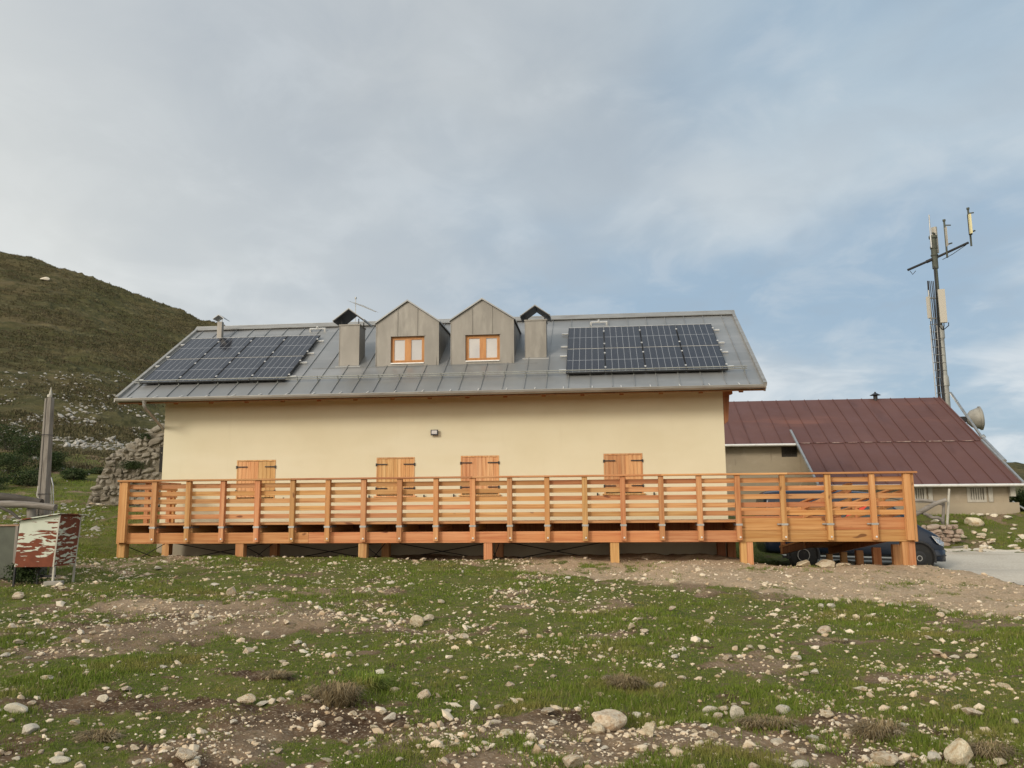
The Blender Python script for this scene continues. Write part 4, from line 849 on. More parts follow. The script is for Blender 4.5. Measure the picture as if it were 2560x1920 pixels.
q = MB(); q.tube([dc-ax*.75, dc-ax*.3], .10, 8); q.bar(dc-ax*.7, (mastx, YM, dc.z), .10, .10); q.box(dc.x-.62, dc.x-.36, dc.y-.15, dc.y+.15, dc.z-.15, dc.z+.10); q.build('mounting_bracket', M_['black'], mast)
#@@THINGS
# ------------------------------------------------------------------ van behind the ramp
VG = Z0-1.66
van = empty('parked_van', at(2000, 1400, 23.95).xyz, 'dark blue van parked behind the right end of the larch deck', 'van')
VX = at(1905, 1230, 23.95).x; van.scale = (.915, .92, .965); van.location = (VX, 23.95, VG+.0); van.rotation_euler = (0, math.radians(1.6), math.radians(-1.0))
def vb(mb, name, m, par=van, bevel=0, sub=0):
    o = mb.build(name, m, None, bevel); o.parent = par
    if sub: q = o.modifiers.new('sub', 'SUBSURF'); q.levels = sub; q.render_levels = sub
    return o
st = [(0, .42, 1.10, 2.0, .86, .76), (.05, .36, 1.12, 2.12, .94, .84), (.3, .33, 1.12, 2.21, .96, .87), (1.5, .33, 1.11, 2.25, .97, .88), (3.1, .33, 1.09, 2.23, .97, .87), (3.5, .33, 1.08, 2.14, .97, .86), (4.45, .33, 1.10, 1.30, .965, .86), (4.75, .34, 1.04, 1.16, .95, .85), (5.05, .35, .90, 1.03, .88, .78), (5.2, .36, .70, .86, .76, .66), (5.26, .40, .58, .70, .64, .56)]
q = MB(); ring = []
for (x, zb_, zm_, zt_, wb, wt) in st:
    pts = [(-wb*.93, zb_), (-wb, zb_+.16), (-wb, (zb_+zm_)/2), (-wb*.985, zm_), (-wt, zt_-(zt_-zm_)*.22), (-wt*.88, zt_-.02), (0, zt_+.01)]
    pts = pts+[(-a, z) for a, z in pts[-2::-1]]; ring.append([(x, .97+a, z) for a, z in pts])
nn_ = len(ring[0]); vs = [p for r_ in ring for p in r_]; fs = []
for i in range(len(ring)-1):
    for k in range(nn_): fs.append((i*nn_+k, (i+1)*nn_+k, (i+1)*nn_+(k+1) % nn_, i*nn_+(k+1) % nn_))
fs.append(tuple(range(nn_))); fs.append(tuple((len(ring)-1)*nn_+k for k in range(nn_))[::-1])
q.add(vs, fs, 0, True); vb(q, 'body', M_['paint'], sub=2)
def side(pts, name, m, y=-.006, t=.02, par=van): q = MB(); q.prism([(x, y+(.0 if z < 1.15 else (z-1.12)*.10), z) for x, z in pts], (0, t, 0)); return vb(q, name, m, par)
side([(.25, 1.22), (1.15, 1.21), (1.15, 1.86), (.32, 1.86)], 'side_window', M_['carglass']); side([(1.2, 1.21), (2.35, 1.20), (2.35, 1.87), (1.2, 1.87)], 'side_window', M_['carglass']); side([(2.42, 1.20), (3.35, 1.18), (3.35, 1.86), (2.42, 1.86)], 'side_window', M_['carglass']); side([(3.40, 1.18), (4.25, 1.18), (3.62, 1.86), (3.40, 1.86)], 'side_window', M_['carglass'])
side([(2.2, 1.30), (2.5, 1.30), (3.1, 1.86), (2.75, 1.86)], 'stripe', M_['redp'], -.012, .004); side([(.95, .86), (1.55, .86), (1.65, 1.12), (1.05, 1.12)], 'stripe', M_['redp'], -.012, .01)
q = MB(); q.bar((.4, .12, 2.27), (3.2, .12, 2.25), .03, .035); q.bar((.4, .12, 2.2), (.45, .12, 2.27), .03, .03); q.bar((3.15, .12, 2.2), (3.2, .12, 2.25), .03, .03); vb(q, 'roof_rail', M_['metal'])
for (x, n_) in ((1.10, 'rear'), (4.40, 'front')):
    wz = .36 if x < 2 else .36
    q = MB(); q.tube([(x, -.03, wz), (x, .24, wz)], .36, 32); tw = vb(q, 'wheel', M_['tyre'], bevel=.03)
    q = MB(); q.tube([(x, -.045, wz), (x, -.032, wz)], [.15, .20], 24); vb(q, 'hub', M_['black'], tw); q = MB()
    for k in range(24):
        a0, a1 = 2*math.pi*k/24, 2*math.pi*(k+1)/24; rg = .17 if x < 2 else .07; q.bar((x+rg*math.cos(a0), -.05, wz+rg*math.sin(a0)), (x+rg*math.cos(a1), -.05, wz+rg*math.sin(a1)), .02, .03 if x < 2 else .01, (0, 1, 0))
    vb(q, 'rim_ring', M_['metal'], tw)
    q = MB(); arc = [(x+.45*math.cos(t), -.012, wz+.45*math.sin(t)) for t in np.linspace(-.25, math.pi+.25, 20)]; q.tube(arc, .045, 8); vb(q, 'wheel_arch', M_['plast'])
    q = MB(); q.tube([(x, -.004, wz), (x, .1, wz)], .43, 28); vb(q, 'wheel_well', M_['dark'])
q = MB(); hp = [(4.78, -.005, .98), (5.00, .07, .93), (5.20, .22, .80), (5.19, .20, .68), (5.02, .055, .74), (4.92, .0, .80)]
q.prism(hp, (.02, .05, 0)); hl_ = vb(q, 'headlight', M_['lamp'], bevel=.008)
for pa_, pb_ in ((hp[0], hp[5]), (hp[5], hp[4]), (hp[0], hp[1])):
    q = MB(); q.bar(Vector(pa_)+Vector((0, -.012, 0)), Vector(pb_)+Vector((0, -.012, 0)), .012, .03, (0, 1, 0)); vb(q, 'chrome_trim', M_['alu'], hl_)
q = MB(); q.prism([(4.86, -.012, .30), (5.12, .10, .30), (5.24, .26, .33), (5.28, .42, .36), (5.28, .42, .60), (5.24, .24, .62), (5.10, .08, .62), (4.88, -.014, .60)][:4]+[(5.28, .42, .36)], (0, 0, .001)) if False else None
path = [(4.84, -.02), (5.06, .05), (5.22, .20), (5.31, .5), (5.34, .97), (5.31, 1.44), (5.22, 1.74), (5.06, 1.89)]
vs = [(x, y, z) for z in (.28, .44, .60) for x, y in path]; n8 = len(path); fs = [(j*n8+i, j*n8+i+1, (j+1)*n8+i+1, (j+1)*n8+i) for j in range(2) for i in range(n8-1)]
q = MB(); q.add(vs, fs, 0, True); bo = vb(q, 'bumper', M_['paint']); sd = bo.modifiers.new('thick', 'SOLIDIFY'); sd.thickness = .05
q = MB(); q.tube([(x+.012, y-.008, .44) for x, y in path], .012, 6); vb(q, 'bumper_strip', M_['plast'], bo)
q = MB(); q.box(4.02, 4.14, -.22, -.02, 1.22, 1.46); vb(q, 'wing_mirror', M_['plast'], bevel=.03)
q = MB(); q.bar((.5, .02, .30), (4.0, .02, .30), .05, .06); vb(q, 'side_sill', M_['plast'])
# ------------------------------------------------------------------ rocks
def rock_proto(seed, sub=3, cuts=16, flat=.75):
    r = random.Random(seed); bm = bmesh.new(); bmesh.ops.create_icosphere(bm, subdivisions=sub, radius=1)
    pl = []
    for _ in range(cuts):
        n = Vector((r.gauss(0, 1), r.gauss(0, 1), r.gauss(0, .8))).normalized(); pl.append((n, r.uniform(.38, .88)))
    for v in bm.verts:
        for n, d in pl:
            k = v.co.dot(n)
            if k > d: v.co -= n*(k-d)
        p = v.co; v.co *= 1+.06*math.sin(p.x*3+seed)*math.sin(p.y*4+1)+.012*math.sin(p.x*17+seed)*math.cos(p.z*15+p.y*13)
        v.co.z *= flat
    me = bpy.data.meshes.new('rock_shape'); bm.to_mesh(me); bm.free(); me.update(); return me
PR = [rock_proto(s, 3, 9+s % 6, .62+.06*(s % 4)) for s in range(14)]
for me in PR: me.materials.append(M_['rock'])
PRW = [m.copy() for m in PR[:6]]
for me in PRW: me.materials.clear(); me.materials.append(M_['rockw'])
rr = random.Random(21)
def rock(x, y, w, hgt=None, white=False, label=None, group=None, cat='rock', z=None, sink=.22, name='rock'):
    me = rr.choice(PRW if white else PR); o = bpy.data.objects.new(name, me); COL.objects.link(o)
    h = hgt or w*rr.uniform(.42, .62); o.scale = (w*.56, w*rr.uniform(.38, .6), h*.66); o.rotation_euler = (rr.uniform(-.2, .2), rr.uniform(-.2, .2), rr.uniform(-.5, .5) if hgt else rr.uniform(0, 6.28))
    o.location = (x, y, (float(H(x, y)) if z is None else z)+h*(.5-sink)); return tag(o, label, cat, group)
ZA = [(75, 675, 100, 0, 1, 'flat white slab of rock low at the left edge of the photo'), (450, 633, 60, 0, 1, 'smooth white oval stone in the grass left of the dark soil'), (325, 735, 55, 0, 0, 'squat ochre stone on brown soil at lower left'), (545, 590, 60, 0, 0, 'grey tan stone tucked against a dry grass clump at left'),
 (1065, 635, 75, 0, 0, 'tan angular stone with a flat white one touching its right side'), (1135, 652, 50, 0, 1, 'thin white stone just right of a tan angular one'), (1680, 720, 70, 44, 1, 'bright white faceted stone standing near the centre foreground'), (1835, 620, 70, 0, 0, 'rounded ochre stone in grass right of the tall dry tuft'),
 (2050, 665, 52, 44, 1, 'pointed white stone standing upright in grass'), (2155, 670, 45, 0, 0, 'small ochre stone right of the pointed white one'), (800, 880, 125, 72, 0, 'big pale tan boulder cut by the bottom edge, left of centre'), (838, 915, 80, 0, 0, 'orange tan stone leaning on the big bottom boulder'),
 (250, 900, 90, 0, 1, 'broad white stone amid rubble at the bottom left'), (120, 770, 85, 0, 1, 'long thin white stone tilted on soil at the left'), (1000, 168, 50, 46, 0, 'upright pale stone below the left third of the deck'), (1805, 300, 60, 46, 0, 'leaning tan stone with a second behind, mid meadow'), (1845, 285, 55, 0, 0, 'pale stone just behind the leaning tan one')]
ZB = [(415, 728, 130, 78, 0, 'large domed limestone boulder, the biggest in the centre foreground'), (365, 765, 75, 0, 0, 'low pale stone at the foot of the large domed boulder'), (595, 770, 82, 50, 0, 'blocky ochre boulder right of the large domed one'), (155, 682, 88, 0, 0, 'flat reddish tan stone left of the large domed boulder'), (860, 685, 60, 0, 1, 'leftmost white stone of the small heap in the grass'),
 (915, 678, 60, 0, 0, 'middle pale stone of the small heap in the grass'), (972, 700, 52, 58, 1, 'tall white stone at the right of the small heap'), (890, 712, 70, 0, 0, 'low brown tan stone in front of the small heap'), (1170, 683, 65, 0, 1, 'white ridged stone alone on green grass right of the heap'), (1360, 705, 60, 0, 0, 'pale rounded stone alone on green grass farther right'),
 (265, 915, 105, 50, 0, 'cream stone cut by the bottom edge at the photo centre'), (1940, 875, 115, 75, 0, 'large squarish boulder at the lower right, beside a dry tuft'), (1815, 890, 75, 0, 1, 'white lumpy stone left of the large squarish boulder'), (1610, 905, 118, 50, 0, 'long sloping pale boulder at the bottom right'), (1350, 338, 75, 0, 0, 'long pale stone lying in the meadow right of centre')]
ZC = [(1325, 625, 48), (1505, 865, 55), (1410, 897, 48), (1590, 827, 50), (1465, 720, 38), (1340, 748, 30), (1950, 368, 40), (2000, 365, 48), (85, 385, 60), (295, 380, 50), (350, 347, 42), (125, 350, 40), (180, 350, 32), (75, 185, 70), (680, 68, 42), (930, 140, 42), (1675, 110, 30), (735, 207, 40), (840, 275, 40), (910, 283, 35), (1070, 425, 55), (1575, 412, 38), (1510, 442, 45), (1905, 213, 35), (1940, 683, 38), (2105, 845, 45), (2180, 785, 90), (660, 528, 38), (712, 592, 38), (20, 595, 55), (200, 540, 48), (580, 845, 50), (1205, 862, 45), (440, 745, 40), (345, 912, 45), (180, 862, 35), (730, 822, 42), (1350, 680, 26), (1410, 675, 30), (1245, 708, 30), (1370, 645, 42), (1570, 720, 36), (600, 905, 40), (70, 890, 38), (460, 850, 30), (280, 185, 36), (205, 190, 40), (870, 232, 34), (660, 243, 40), (240, 275, 40), (90, 275, 36), (50, 320, 45), (20, 445, 44), (120, 455, 30), (1230, 485, 40), (1685, 300, 34), (1540, 267, 28), (2055, 315, 38), (1930, 515, 34), (1980, 580, 30)]
ZD = [(540, 700, 55), (180, 738, 45), (960, 660, 35), (1800, 922, 35), (1690, 868, 35), (1350, 852, 55), (1295, 802, 65), (1255, 862, 50), (1240, 915, 80), (1150, 815, 55), (870, 790, 55), (790, 775, 35), (1225, 770, 32), (1005, 756, 32), (2110, 910, 65), (1980, 925, 45), (1225, 285, 42), (1212, 262, 22), (1030, 412, 55), (1080, 410, 50), (1230, 453, 58), (515, 322, 55), (45, 347, 45), (25, 497, 45), (178, 537, 38), (805, 170, 35), (695, 125, 38), (1870, 258, 45), (1850, 270, 40), (1985, 690, 95), (2170, 730, 42), (1745, 398, 30), (1840, 430, 60), (1985, 450, 50), (2130, 580, 55), (2105, 493, 38), (1880, 500, 32), (1500, 592, 75), (1610, 775, 50), (370, 815, 35), (540, 880, 40), (1150, 905, 50), (1040, 925, 60), (1380, 232, 45), (690, 243, 38), (850, 300, 34), (1800, 370, 40), (575, 340, 45), (1120, 455, 40), (930, 455, 50), (440, 560, 30), (320, 540, 30)]
DOME = rock_proto(99, 4, 4, .8); DOME.materials.append(M_['rock'])
SMALL = []
def place(z, ox, special):
    u, v, w = z[0]/1.728+ox, z[1]/1.728+1380, z[2]/1.728
    hp_ = (z[3]/1.728) if special and z[3] else None
    p = ground_at(u, v+ (hp_*.38 if hp_ else w*.18)); 
    if p is None: return
    sc = (p.y)/F_PX*1.02
    if special:
        o = rock(p.x, p.y, w*sc, hp_*sc*1.25 if hp_ else None, bool(z[4]), z[5], 'single stones in the meadow', sink=.18)
        if 'domed' in z[5] and 'biggest' in z[5]: o.data = DOME; o.scale.z *= .85
    else: SMALL.append(rock(p.x, p.y, w*sc*.95, None, rr.random() < .35, 'fist to head sized pale limestone lying in the meadow grass', 'stones scattered over the meadow', sink=.2))
for z in ZA: place(z, 0, True)
for z in ZB: place(z, 1280, True)
for z in ZC: place(z, 0, False)
for z in ZD: place(z, 1280, False)
k = 0
while k < 95:
    u, v = rr.uniform(0, 2560), 1420+500*rr.random()**1.25; p = ground_at(u, v)
    if p is None or p.y > 18.5: continue
    g_, s_ = cover(p.x, p.y)
    if rr.random() > .75-.6*float(g_)+.2 or float(s_) > .7: continue
    SMALL.append(rock(p.x, p.y, rr.uniform(10, 24)*p.y/F_PX*(1.25 if p.y < 8 else 1), None, rr.random() < .4, 'small pale limestone', 'stones scattered over the meadow', sink=.25)); k += 1
ORD = ['nearest', 'second nearest', 'third nearest', 'fourth nearest', 'fifth nearest', 'sixth nearest', 'seventh nearest', 'eighth nearest', 'ninth nearest', 'tenth nearest', 'eleventh nearest', 'twelfth nearest', 'thirteenth nearest', 'fourteenth nearest']
LM = [('large domed boulder', 1522, 1802), ('big bottom boulder at left', 463, 1895), ('large squarish boulder', 2402, 1888), ('small heap of white stones', 1820, 1780), ('pointed white stone', 1186, 1765), ('large dry tuft', 845, 1735), ('upright pale stone at left', 579, 1480), ('leaning tan stone', 1325, 1556),
      ('bright white faceted stone', 972, 1797), ('white oval stone', 260, 1746), ('long pale stone', 2061, 1575), ('lone white ridged stone', 1957, 1775), ('sloping bottom boulder at right', 2212, 1905), ('flat white slab', 43, 1770), ('rusty cabinet', 120, 1370), ('second deck pier from left', 597, 1400), ('fourth deck pier from left', 1218, 1400), ('double deck pier', 1872, 1410), ('right end deck pier', 2290, 1415), ('right photo edge at mid meadow', 2555, 1620), ('left photo edge at mid meadow', 5, 1580), ('brown tuft right of centre', 1570, 1712), ('cream stone on the bottom edge', 1433, 1900)]
_lm = {}
for o in SMALL:
    u, v = uv_of(*o.location); d, nm, lx, ly = min(((u-x)**2+((v-y)*1.6)**2, n_, x, y) for n_, x, y in LM)
    dr = ('left of' if u < lx else 'right of') if abs(u-lx) > abs(v-ly)*1.4 else ('beyond' if v < ly else 'in front of')
    w_ = o.scale.x/.56/o.location.y*F_PX; sz = 'large' if w_ > 34 else ('mid sized' if w_ > 22 else 'small'); tn = 'whitish' if o.data.materials[0] == M_['rockw'] else 'tan'
    _lm.setdefault((sz, tn, dr, nm), []).append((d, o))
for (sz, tn, dr, nm), L_ in _lm.items():
    for i, (d, o) in enumerate(sorted(L_, key=lambda t: t[0])): o['label'] = f'{sz} {tn} stone, {ORD[min(i, 13)]} {dr} the {nm}'
# pale boulder and rubble beside the lane, boulder on the hill
p = ground_at(2435, 1312, 20); o = rock(p.x, p.y, .62, .36, False, 'long pale domed boulder on the grass bank before the barn', None, 'boulder', sink=.25, name='boulder'); o.data = DOME; o.rotation_euler.z = .1
RUB = []
lab = 'pale stone in the rubble spilling down the bank to the lane'
for i in range(34):
    if i < 20: u, v = rr.gauss(2452, 22), rr.gauss(1352, 13)
    elif i < 28: u, v = rr.gauss(2545, 14), rr.gauss(1338, 9)
    else: u, v = rr.uniform(2390, 2560), rr.uniform(1365, 1378)
    p = ground_at(u, v, 20)
    if p is not None: RUB.append(rock(p.x, p.y, rr.uniform(.12, .32), None, rr.random() < .3, lab, 'rubble by the lane', sink=.25))
NTH = 'first second third fourth fifth sixth seventh eighth ninth tenth eleventh twelfth thirteenth fourteenth fifteenth sixteenth seventeenth eighteenth nineteenth twentieth'.split()
NTH += ['twenty-'+t for t in NTH[:9]]+['thirtieth']+['thirty-'+t for t in NTH[:9]]
for i, o in enumerate(sorted(RUB, key=lambda o: uv_of(*o.location)[0])): o['label'] = f'rubble stone on the bank by the lane, {NTH[i]} from the left'
WB = []
for (u, v) in ((2340, 1305), (2353, 1303), (2385, 1306), (2433, 1288), (2452, 1290), (2468, 1288), (2520, 1297), (2485, 1291)):
    p = ground_at(u, v, 20)
    if p is not None: WB.append(rock(p.x, p.y, rr.uniform(.18, .34), None, True, 'white stone', 'white stones below the barn', sink=.25))
for i, o in enumerate(sorted(WB, key=lambda o: uv_of(*o.location)[0])): o['label'] = f'white stone on the grass below the barn wall, {NTH[i]} from the left'
for (u, v, w, l) in ((2012, 1409, .42, 'pointed brown rock standing under the right part of the deck'), (2062, 1412, .55, 'broad low brown rock under the right part of the deck'), (2110, 1414, .34, 'flat brown rock at the foot of the ramp piers')):
    p = at(u, v, 19.75); rock(p.x, 19.8, w, w*.55, False, l, None, sink=.3)
# merged gravel: thousands of pebbles nobody could count
def scatter(name, X, Y, Z, R, m, sub=1, flat=.6, jit=.16, label=None, smooth=False):
    bm = bmesh.new(); bmesh.ops.create_icosphere(bm, subdivisions=sub, radius=1); B = np.array([v.co[:] for v in bm.verts]); Fb = np.array([[v.index for v in f.verts] for f in bm.faces]); bm.free()
    n = len(X); nv = len(B); V = B[None]*(1+rng.normal(0, jit, (n, nv, 1))); V = V*np.stack([np.ones(n), rng.uniform(.55, 1, n), rng.uniform(flat*.6, flat*1.2, n)], -1)[:, None, :]
    a = rng.uniform(0, 6.28, n); c, s = np.cos(a)[:, None], np.sin(a)[:, None]; Vx = V[..., 0]*c-V[..., 1]*s; Vy = V[..., 0]*s+V[..., 1]*c; t = rng.normal(0, .25, n)[:, None]; Vz = V[..., 2]+Vx*t
    P = np.stack([Vx, Vy, Vz], -1)*R[:, None, None]+np.stack([X, Y, Z], -1)[:, None, :]
    Fc = (Fb[None]+(np.arange(n)*nv)[:, None, None]).reshape(-1, 3); o = mesh_np(name, P.reshape(-1, 3), Fc, m, smooth=smooth); return tag(o, label, None, None, 'stuff')
def pebble_mat(name, a, b_, c_):
    m = foliage(name, a, b_, c_); m.node_tree.nodes['Principled BSDF'].inputs['Roughness'].default_value = .95; return m
M_['peb'] = pebble_mat('pebbles', (.80, .71, .56), (.46, .33, .20), (.66, .54, .38))
M_['pebhill'] = pebble_mat('scree', (.46, .44, .40), (.34, .32, .28), (.42, .40, .36))
def in_lane(x, y): return (x > lane_edge(y)) & (y > 12.6) & (y < 28.2)
def footprint(x, y): return ((x > -11.6) & (x < 3.4) & (y > 21.9) & (y < 29.3))
n = 105000; Yp = np.exp(rng.uniform(np.log(3.6), np.log(20.5), n)); Up = rng.uniform(-.80, .64, n); Xp = Up*Yp; gg, sg_ = cover(Xp, Yp)
cl = fbm(Xp*1.1, Yp*1.1, 3, 200); pr = np.clip(.10+np.where(Yp < 9.5, .22, .8)*(1-gg)*ss(cl, .30, .62)+.35*ss(cl, .56, .68), 0, 1)*np.where(sg_ > .8, .30, 1); kp = (rng.random(n) < pr) & ~in_lane(Xp, Yp); Xp, Yp = Xp[kp], Yp[kp]
Rp = np.clip(rng.lognormal(-4.82, .62, len(Xp)), .0, .045)*(.72+.055*Yp); scatter('gravel', Xp, Yp, H(Xp, Yp)+Rp*.12, Rp, M_['peb'], 1, .6, .2, 'countless small pale pebbles strewn through soil and grass')
print('pebbles', len(Xp))
# stones and scree further back on the left, and on the hillside
def surf(x, y): return np.where(y < 46.5, H(x, y), Zhill(x, y))
def march(u, v, y0=22, y1=150):
    D = _F[None]+CR[None]*((u-1280)/F_PX)[:, None]-CU[None]*((v-960)/F_PX)[:, None]; D = D/D[:, 1:2]; Y = np.full(len(u), float(y0)); done = np.zeros(len(u), bool)
    while Y.min() < y1 and not done.all():
        hit = D[:, 2]*Y+EYE <= surf(D[:, 0]*Y, Y); done |= hit; Y = np.where(done, Y, Y*1.006)
        if (Y[~done] > y1).all() if (~done).any() else True: break
    return D[:, 0]*Y, Y, done & (Y < y1)
n = 3000; U_ = np.concatenate([rng.uniform(-60, 420, n), rng.uniform(0, 420, 900), rng.uniform(-20, 260, 420)]); V_ = np.concatenate([rng.normal(1108, 38, n), rng.uniform(930, 1060, 900), rng.uniform(1262, 1345, 420)])
Xs, Ys, ok = march(U_, V_); cl = fbm(Xs*.22+3, Ys*.22, 3, 300); ok &= (cl > .47) | (V_ > 1260); ok &= (rng.random(len(Xs)) < np.where((Ys > 42) & (Ys < 53), .12, .85)); Xs, Ys = Xs[ok], Ys[ok]
Rs = np.clip(rng.lognormal(-2.55, .5, len(Xs)), .03, .30)*np.clip(Ys/50, .28, 1.1); scatter('scree', Xs, Ys, surf(Xs, Ys)+Rs*.15, Rs, M_['pebhill'], 1, .6, .2, 'pale scree stones strewn over the foot of the hillside')
p = march(np.array([112.]), np.array([703.])); rock(float(p[0][0]), float(p[1][0]), 1.6, 1.0, True, 'lone pale rock high on the hillside slope', None, 'boulder', z=float(surf(p[0][0], p[1][0])), name='boulder')
# heath tussocks
# ------------------------------------------------------------------ grass
def blades(name, X, Y, Z, hgt, wid, m, lean=.5, label=None, kind='stuff', nseg=1):
    n = len(X); a = rng.uniform(0, 6.28, n); l = rng.uniform(.1, 1, n)*lean; la = rng.uniform(0, 6.28, n)
    dx, dy = np.cos(a)*wid, np.sin(a)*wid; tx, ty = np.cos(la)*l*hgt, np.sin(la)*l*hgt
    b0 = np.stack([X-dx, Y-dy, Z-.006+0*X], -1); b1 = np.stack([X+dx, Y+dy, Z-.006+0*X], -1); t = np.stack([X+tx, Y+ty, Z+hgt*np.sqrt(np.clip(1-.5*l*l, .2, 1))], -1)
    V = np.stack([b0, b1, t], 1).reshape(-1, 3); Fc = np.arange(3*n).reshape(-1, 3); o = mesh_np(name, V, Fc, m); return o
n = 42000; Ut = rng.uniform(-.84, -.28, n); Yt = rng.uniform(44, 152, n); Xt = Ut*Yt; cl = fbm(Xt*.12, Yt*.22, 3, 400); kp = cl > .36+.2*rng.random(n); Xt, Yt = Xt[kp], Yt[kp]
sp_ = rng.uniform(.12, .55, len(Xt)); Xt, Yt, sp_ = np.repeat(Xt, 11), np.repeat(Yt, 11), np.repeat(sp_, 11); Xt = Xt+rng.normal(0, 1, len(Xt))*sp_; Yt = Yt+rng.normal(0, .5, len(Yt))*sp_
ht_ = blades('heath', Xt, Yt, surf(Xt, Yt), rng.uniform(.10, .30, len(Xt))*(.6+sp_), rng.uniform(.03, .07, len(Xt)), M_['heath'], 1.1); tag(ht_, 'low brown and olive heath covering the hillside', kind='stuff')
def turf(n, y0, y1, u0, u1, spread, per):
    Y = np.exp(rng.uniform(np.log(y0), np.log(y1), n)); X = rng.uniform(u0, u1, n)*Y
    X = np.repeat(X, per)+rng.normal(0, 1, n*per)*np.repeat(spread*(.6+.05*Y), per); Y = np.repeat(Y, per)+rng.normal(0, 1, n*per)*spread; return X, Y
X1, Y1 = turf(85000, 3.5, 21.5, -.82, .66, .028, 9); X2, Y2 = turf(26000, 19, 40, -.82, -.42, .10, 5); X3, Y3 = turf(9000, 28.3, 36, .30, .62, .10, 5)
X4, Y4 = turf(5000, 21.5, 28, .08, .30, .08, 6); Xg = np.concatenate([X1, X2, X3, X4]); Yg = np.concatenate([Y1, Y2, Y3, Y4])
gg, sg_ = cover(Xg, Yg); fine = fbm(Xg*5, Yg*5, 3, 500)
kp = (rng.random(len(Xg)) < np.clip((gg+ (fine-.5)*.9-.18)*1.5, 0, 1)) & ~in_lane(Xg, Yg) & ~footprint(Xg, Yg) & ~((Yg > 19.6) & (Yg < 22.2) & (Xg > -11.5) & (Xg < 7)) & ~((Yg > 22) & (Yg < 27) & (Xg > 5.2))
Xg, Yg = Xg[kp], Yg[kp]; lush = .45+1.2*ss(fbm(Xg*.9, Yg*.9, 3, 600), .40, .70)
hg_ = rng.uniform(.010, .034, len(Xg))*lush*(.85+.035*Yg); wg = (.0014+.00028*Yg)*rng.uniform(.7, 1.3, len(Xg))
gr = blades('grass', Xg, Yg, H(Xg, Yg), hg_, wg, M_['grass'], .9); tag(gr, 'short green alpine grass covering the meadow in patches', kind='stuff'); print('blades', len(Xg))
kd = rng.random(len(Xg)) < .07
gd = blades('dry_grass', Xg[kd]+.02, Yg[kd], H(Xg[kd]+.02, Yg[kd]), hg_[kd]*1.25, wg[kd]*.9, M_['drygrass'], 1.1); tag(gd, 'dry straw coloured blades mixed into the meadow grass', kind='stuff')
def tuft(u, v, w, h, dry, label):
    p = ground_at(u, v)
    if p is None: return
    w *= .8; h *= .8; n = int(500+700*w); a = rng.uniform(0, 6.28, n); r_ = np.sqrt(rng.random(n))*w/2*.7; k3 = rng.integers(0, 3, n); cxy = rng.normal(0, w*.22, (3, 2)); X = r_*np.cos(a)+cxy[k3, 0]; Y = r_*np.sin(a)*.8+cxy[k3, 1]; hs = rng.uniform(.45, 1.1, 3)[k3]
    hh = h*rng.uniform(.3, 1.1, n)*hs; out = rng.uniform(.3, 1.1, n); ta = a+rng.normal(0, .5, n); wd = .0035
    V = np.stack([np.stack([X-np.sin(a)*wd, Y+np.cos(a)*wd, 0*X-.03], -1), np.stack([X+np.sin(a)*wd, Y-np.cos(a)*wd, 0*X-.03], -1),
                  np.stack([X+np.cos(ta)*out*w*.22-np.sin(ta)*wd*.8, Y+np.sin(ta)*out*w*.22+np.cos(ta)*wd*.8, hh*.8], -1), np.stack([X+np.cos(ta)*out*w*.22+np.sin(ta)*wd*.8, Y+np.sin(ta)*out*w*.22-np.cos(ta)*wd*.8, hh*.8], -1),
                  np.stack([X+np.cos(ta)*out*w*.5, Y+np.sin(ta)*out*w*.5, hh*rng.uniform(.2, .9, n)], -1)], 1).reshape(-1, 3)
    i = np.arange(n)[:, None]*5; Fc = np.concatenate([i+np.array([[0, 1, 3]]), i+np.array([[0, 3, 2]]), i+np.array([[2, 3, 4]])])
    o = mesh_np('grass_tuft', V, Fc, M_['drygrass'] if dry else M_['grass']); o.location = p; tag(o, label, 'grass tuft', 'grass tufts in the meadow')
for (u, v, w, h, d, l) in ((845, 1745, .42, .17, 1, 'large drooping dry brown tuft near the centre foreground'), (900, 1715, .5, .17, 0, 'tall green grass tuft behind the large dry one'), (685, 1690, .28, .08, 1, 'flat dry tuft on dark soil left of the large dry one'), 
(1915, 1812, .30, .07, 1, 'brown tuft right of the white stone heap'), (2165, 1835, .4, .12, 1, 'straggly straw tuft on soil at lower right'), (2460, 1890, .3, .12, 1, 'dry tuft right of the large squarish boulder'),
    (1570, 1712, .35, .09, 1, 'dull brown tuft just right of the photo centre'), (240, 1850, .3, .10, 1, 'straw tuft in the soil at the bottom left'),
    (2080, 1605, .34, .08, 1, 'brown tuft behind the long pale stone')): tuft(u, v, w, h, d, l)
